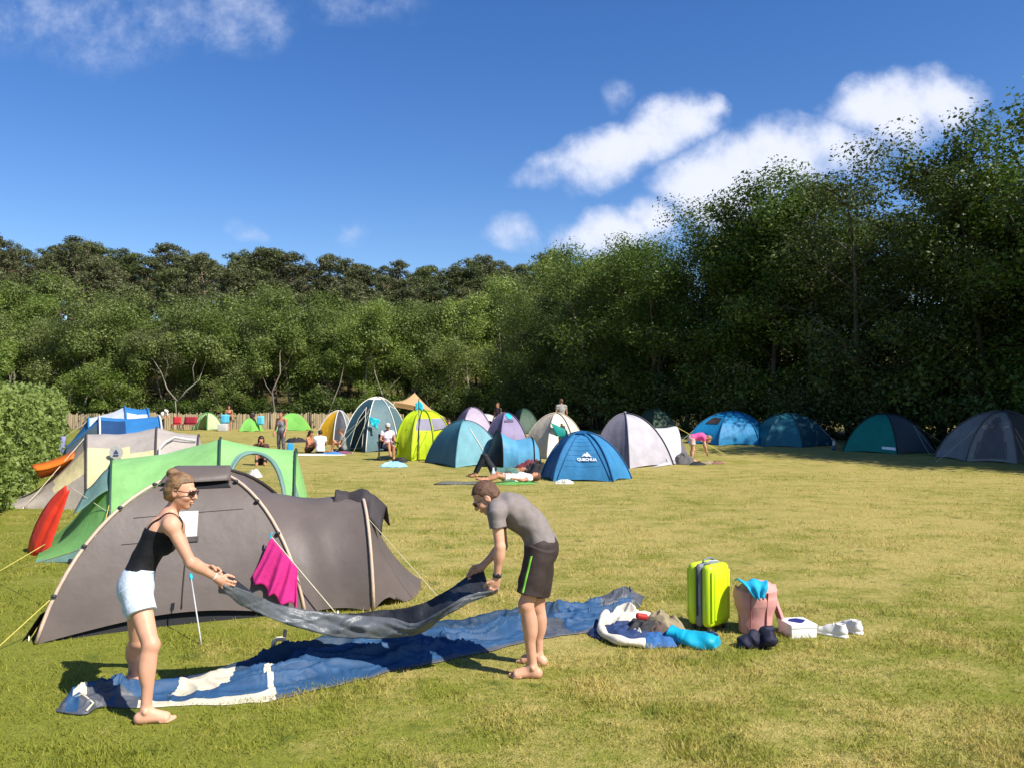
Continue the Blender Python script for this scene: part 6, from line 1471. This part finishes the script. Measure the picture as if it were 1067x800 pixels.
# turquoise cloth on the guy rope and flag on the lime tent
tq = cl('turq_cloth', '#2cc0cf'); c_ = pt(389, 438, ft.P(0, 0, .5).y - .5)
cn = [Vector((-.20, 0, .16)), Vector((.27, 0, .04)), Vector((.13, 0, -.34)), Vector((-.13, 0, -.12))]
P_ = [[tuple(c_ + cn[0].lerp(cn[1], i / 8).lerp(cn[3].lerp(cn[2], i / 8), j / 8) + Vector((.02 * math.sin(j), .05 * math.sin(i * 1.3 + j * .4), .02 * math.sin(i * 1.6) * j / 8))) for j in range(9)] for i in range(9)]
o = MB().grid(P_).build('towel', tq, solid=.012); tag(o, 'turquoise towel hung on the guy rope of the tall teal grey tent', 'towel')
fp_ = at(436.5, 481); t = thing('flag', 'small turquoise flag on a thin pole in front of the lime tent', 'flag', fp_); q = MB(); q.tube([fp_, pt(436.5, 415, fp_.y)], .016, 6); q.build('pole', DARKPOLE, t)
c_ = pt(436.5, 417, fp_.y); q = MB(); q.grid([[tuple(c_ + Vector((-.12 + .06 * i + .02 * math.sin(j), -.02 * math.cos(i * 1.3), -.0 - .07 * j - .05 * abs(i - 2)))) for j in range(5)] for i in range(5)]); q.build('cloth', tq, t, solid=.01)
# mat, resting group in front of the pop-up tent
m_ = at(476, 504); t = tag(MB().grid([[tuple(gp((m_.x - .55 + 1.1 * i / 8 + .15 * j / 5, m_.y - .28 + .56 * j / 5), .018 + .008 * math.sin(i))) for j in range(6)] for i in range(9)]).build('sleeping_mat', cl('mat_grey', '#63665f'), solid=.02), 'dark grey sleeping mat flat on the grass in front of the blue grey tent', 'mat')
sp(at(517, 497), 'lie', pi * .98, dict(girth=1.12, fem=False, top=dict(mat=cl('green_top', '#4f7166'), sleeve=.5, hem=-.03, ease=.02), bottom=LG_, hair=('dark', 'short')), 'person in dark trousers lying with knees drawn up before the pop-up tent', 1.05, knL=(.28, .12, .56), knR=(.34, -.12, .54))
sp(at(532, 503), 'lie', .25 + pi, dict(fem=True, skin=1, top=dict(mat=cl('white_top', '#ece9e4'), sleeve=.4, hem=-.06, ease=.025), bottom=dict(mat=cl('white_short', '#dcd8d2'), len=.5, ease=.015), hair=('brown', 'long')), 'person in white lying on a green towel in front of the pop-up tent', .92, knL=(.38, .12, .22), knR=(.40, -.12, .20), anL=(.74, .12, .08), anR=(.76, -.12, .08), toL=(.86, .14, .10), toR=(.88, -.14, .10))
o = cloth_heap('towel', cl('green_towel', '#5d9a4b'), at(538, 504), .60, .26, .05, 1.9, None, .2, 22); tag(o, 'bright green towel under the person in white', 'towel')
b_ = at(514, 500); t = thing('bottle', 'clear water bottle standing by the dark trousers before the pop-up tent', 'bottle', b_); q = MB(); q.tube([b_, b_ + Vector((0, 0, .2)), b_ + Vector((0, 0, .26)), b_ + Vector((0, 0, .29))], [.055, .055, .03, .025], 9); q.build('body', mat('bottle_pale', '#c4d3e0', rough=.15), t); q = MB(); q.tube([b_ + Vector((0, 0, .288)), b_ + Vector((0, 0, .32))], .027, 9); q.build('lid', cl('cap_white', '#e8e8e8'), t)
for (px, py, rx, ry, hh, m__, sd, lb) in ((562, 494, .50, .30, .42, BLK, 1.4, 'black and white clothes heap left of the bright blue tent'), (571, 496, .2, .16, .40, OFF, 2.4, 'white cloth on the clothes heap by the bright blue tent door'), (552, 487, .45, .25, .38, cl('plaid_red', '#6b2f36'), 3.4, 'dark red cloth in front of the cream tent')):
    o = cloth_heap('clothes_heap', m__, at(px, py), rx, ry, hh, sd, None, 0, 20); tag(o, lb, 'clothes')
shoe(584, 504, 3.0, 'white shoe on the grass at the left corner of the bright blue tent', grp='white shoes by the blue tent'); shoe(592, 504, .3, 'white shoe at the hem of the bright blue tent', grp='white shoes by the blue tent')
# standing man, head and shoulders person, pink bender
pm_ = at(585, 458); sp(pm_, 'stand', 1.9, dict(top=dict(mat=cl('grey_tee', '#8b8a86'), sleeve=.45, hem=-.05, ease=.025), bottom=dict(LG_, len=.9), hair=('brown', 'short')), 'man in a grey t-shirt standing behind the cream tent', 1.08)
sp(at(519, 455), 'stand', -2.4, dict(top=dict(mat=cl('dark_tee', '#3b3031'), sleeve=.45, hem=-.05, ease=.02), bottom=LG_, hair=('brown', 'short')), 'person in a dark top standing behind the lilac and violet tents', .98)
sp(at(721, 481), 'bend', -.15, dict(fem=True, skin=0, top=dict(mat=cl('pink_tee', '#e2558f'), sleeve=.4, hem=0, ease=.022), bottom=dict(mat=cl('pale_short', '#d7b3a5'), len=.55, ease=.014), hair=('blond', 'long')), 'person in a pink top bending over at the porch of the pale grey tent', .9)
o = cloth_heap('backpack', cl('grey_pack', '#5c5a58'), at(713, 483), .38, .28, .42, 1.7, None, 0, 20); tag(o, 'grey backpack leaning at the porch of the pale grey tent', 'backpack')
for (px, py, m__, sd, lb) in ((727, 484, BLK, 2.7, 'black cloth on the grass by the person in pink'), (737, 483, KH, 3.7, 'khaki cloth on the grass right of the person in pink'), (746, 483, cl('rust', '#7c5a4a'), 4.7, 'rust coloured cloth at the peg of the yellow rope')):
    o = cloth_heap('clothes_heap', m__, at(px, py), .28, .16, .12, sd, None, 0, 16); tag(o, lb, 'clothes')
sp(at(468, 456), 'sit', -1.6, dict(fem=True, skin=0, top=dict(mat=cl('peach_top', '#d39c86'), tank=.08, hem=.05, ease=.012), bottom=dict(mat=cl('peach_short', '#c58f78'), len=.5, ease=.012), hair=('brown', 'long')), 'person in peach sitting under the sand coloured tarpaulin', 1.0)
# by the far fence
sp(at(238.5, 448.5), 'stand', -1.4, dict(fem=True, skin=1, top=dict(mat=cl('bikini', '#7a3f4a'), tank=.03, hem=.22, ease=.01), bottom=dict(mat=cl('black_short', '#1c1c20'), len=.35, ease=.012), hair=('brown', 'bun')), 'woman in black shorts standing by the fence beside the pale green tent', 1.0)
sp(at(168, 449), 'bend', -.5, dict(skin=1, top=dict(mat=cl('white_shirt', '#e8e6ea'), sleeve=.6, hem=-.05, ease=.03), bottom=LG_, hair=('brown', 'short'), hat=(WHITE, 'hat')), 'person in a white shirt and white hat bending behind the blue tents', 1.05, chest=(.20, 0, 1.10), neck=(.34, 0, 1.22), head=(.46, 0, 1.32), shL=(.30, .18, 1.20), shR=(.30, -.18, 1.20), elL=(.42, .22, .95), elR=(.42, -.22, .95), wrL=(.60, .15, .82), wrR=(.60, -.15, .82))
sp(at(263, 449), 'stand', 1.2, dict(top=dict(mat=cl('dark_tee', '#3b3031'), sleeve=.45, hem=-.05, ease=.02), bottom=LG_, hair=('dark', 'short')), 'dark haired person standing behind the low light green tent', .80)
def camp_chair_far(px, py, hx, lb, w_=.55):
    p_ = at(px, py); t = thing('camp_chair', lb, 'chair', p_); m__ = cl('chair_' + hx[1:], hx)
    q = MB(); q.grid([[tuple(p_ + Vector((-w_ / 2 + w_ * i / 4, -.2 + .4 * j / 4, .42))) for j in range(5)] for i in range(5)]); q.build('seat', m__, t, solid=.04)
    q = MB(); q.grid([[tuple(p_ + Vector((-w_ / 2 + w_ * i / 4, .22 + .12 * j / 4, .45 + .5 * j / 4))) for j in range(5)] for i in range(5)]); q.build('backrest', m__, t, solid=.05)
    for sx_ in (-1, 1):
        for sy_ in (-1, 1): q = MB(); q.tube([p_ + Vector((sx_ * w_ / 2, sy_ * .22, 0)), p_ + Vector((sx_ * w_ / 2, -sy_ * .15, .45))], .02, 5); q.build('leg', DARKPOLE, t)
camp_chair_far(183, 448, '#b52d33', 'red folding chair near the fence beside the person in white'); camp_chair_far(197, 448, '#8e2430', 'dark red folding chair left of the pale green tent', .9)
p_ = at(232, 449); t = thing('crate', 'white crate with a blue cloth standing right of the pale green tent', 'crate', p_); q = MB(); q.box(p_ + Vector((0, .1, .25)), (.6, .5, .5), e=.04); q.build('bin', WHITE, t)
o = MB().grid([[tuple(p_ + Vector((-.25 + .12 * i, .30 + .04 * math.sin(i * 2), 1.15 - .12 * j))) for j in range(6)] for i in range(6)]).build('towel', cl('blue_towel_far', '#58b7d6'), solid=.03); tag(o, 'light blue towel hung up behind the white crate', 'towel')
o = MB().grid([[tuple(at(268, 449.5) + Vector((-.2 + .12 * i, .6 + .04 * math.sin(i * 2), 1.05 - .12 * j))) for j in range(6)] for i in range(5)]).build('towel', cl('blue_towel_far', '#58b7d6'), solid=.03); tag(o, 'light blue towel behind the low light green tent', 'towel')
# things by the hedge
p_ = at(24, 506); t = thing('hookup_post', 'white and grey standpipe post at the foot of the hedge', 'post', p_); q = MB(); q.tube([p_, p_ + Vector((0, 0, .5))], .045, 10); q.build('stem', mat('post_grey', '#6d7270', .5), t); q = MB(); q.box(p_ + Vector((0, 0, .78)), (.13, .12, .56), e=.03); q.build('head', WHITE, t); q = MB(); q.box(p_ + Vector((0, 0, 1.09)), (.16, .15, .06), e=.02); q.build('cap', GREYP, t)
camp_chair_far(52, 487, '#7d80a8', 'folding chair with a grey violet cover between hedge and beige tent', .6)
o = cloth_heap('coat', BLK, at(52, 487) + Vector((0, .15, .85)), .26, .14, .34, 6.6, None, 0, 18); tag(o, 'black coat slung over the chair beside the hedge', 'coat')
# stove things seen through the opening of the green tent
p_ = at(263, 498); o = cloth_heap('bag', WHITE, p_ + Vector((0, .2, 0)), .22, .18, .28, 2.1, None, 0, 18); tag(o, 'white plastic bag on the grass seen through the green tent opening', 'bag')
o = cloth_heap('clothes_heap', cl('grey_heap', '#77747a'), at(249, 499), .35, .2, .2, 3.9, None, 0, 18); tag(o, 'grey clothes on the grass seen through the green tent opening', 'clothes')
# small lantern box by the shaded tents
p_ = at(869, 469); t = thing('lantern', 'small white gas lantern on the grass between the two shaded green tents', 'lantern', p_); q = MB(); q.tube([p_, p_ + Vector((0, 0, .18))], .07, 9); q.build('canister', cl('can_blue', '#34506b'), t); q = MB(); q.tube([p_ + Vector((0, 0, .18)), p_ + Vector((0, 0, .36))], .06, 9); q.build('globe', WHITE, t); q = MB(); q.tube([p_ + Vector((0, 0, .36)), p_ + Vector((0, 0, .42))], [.08, .04], 9); q.build('cap', GREYP, t)
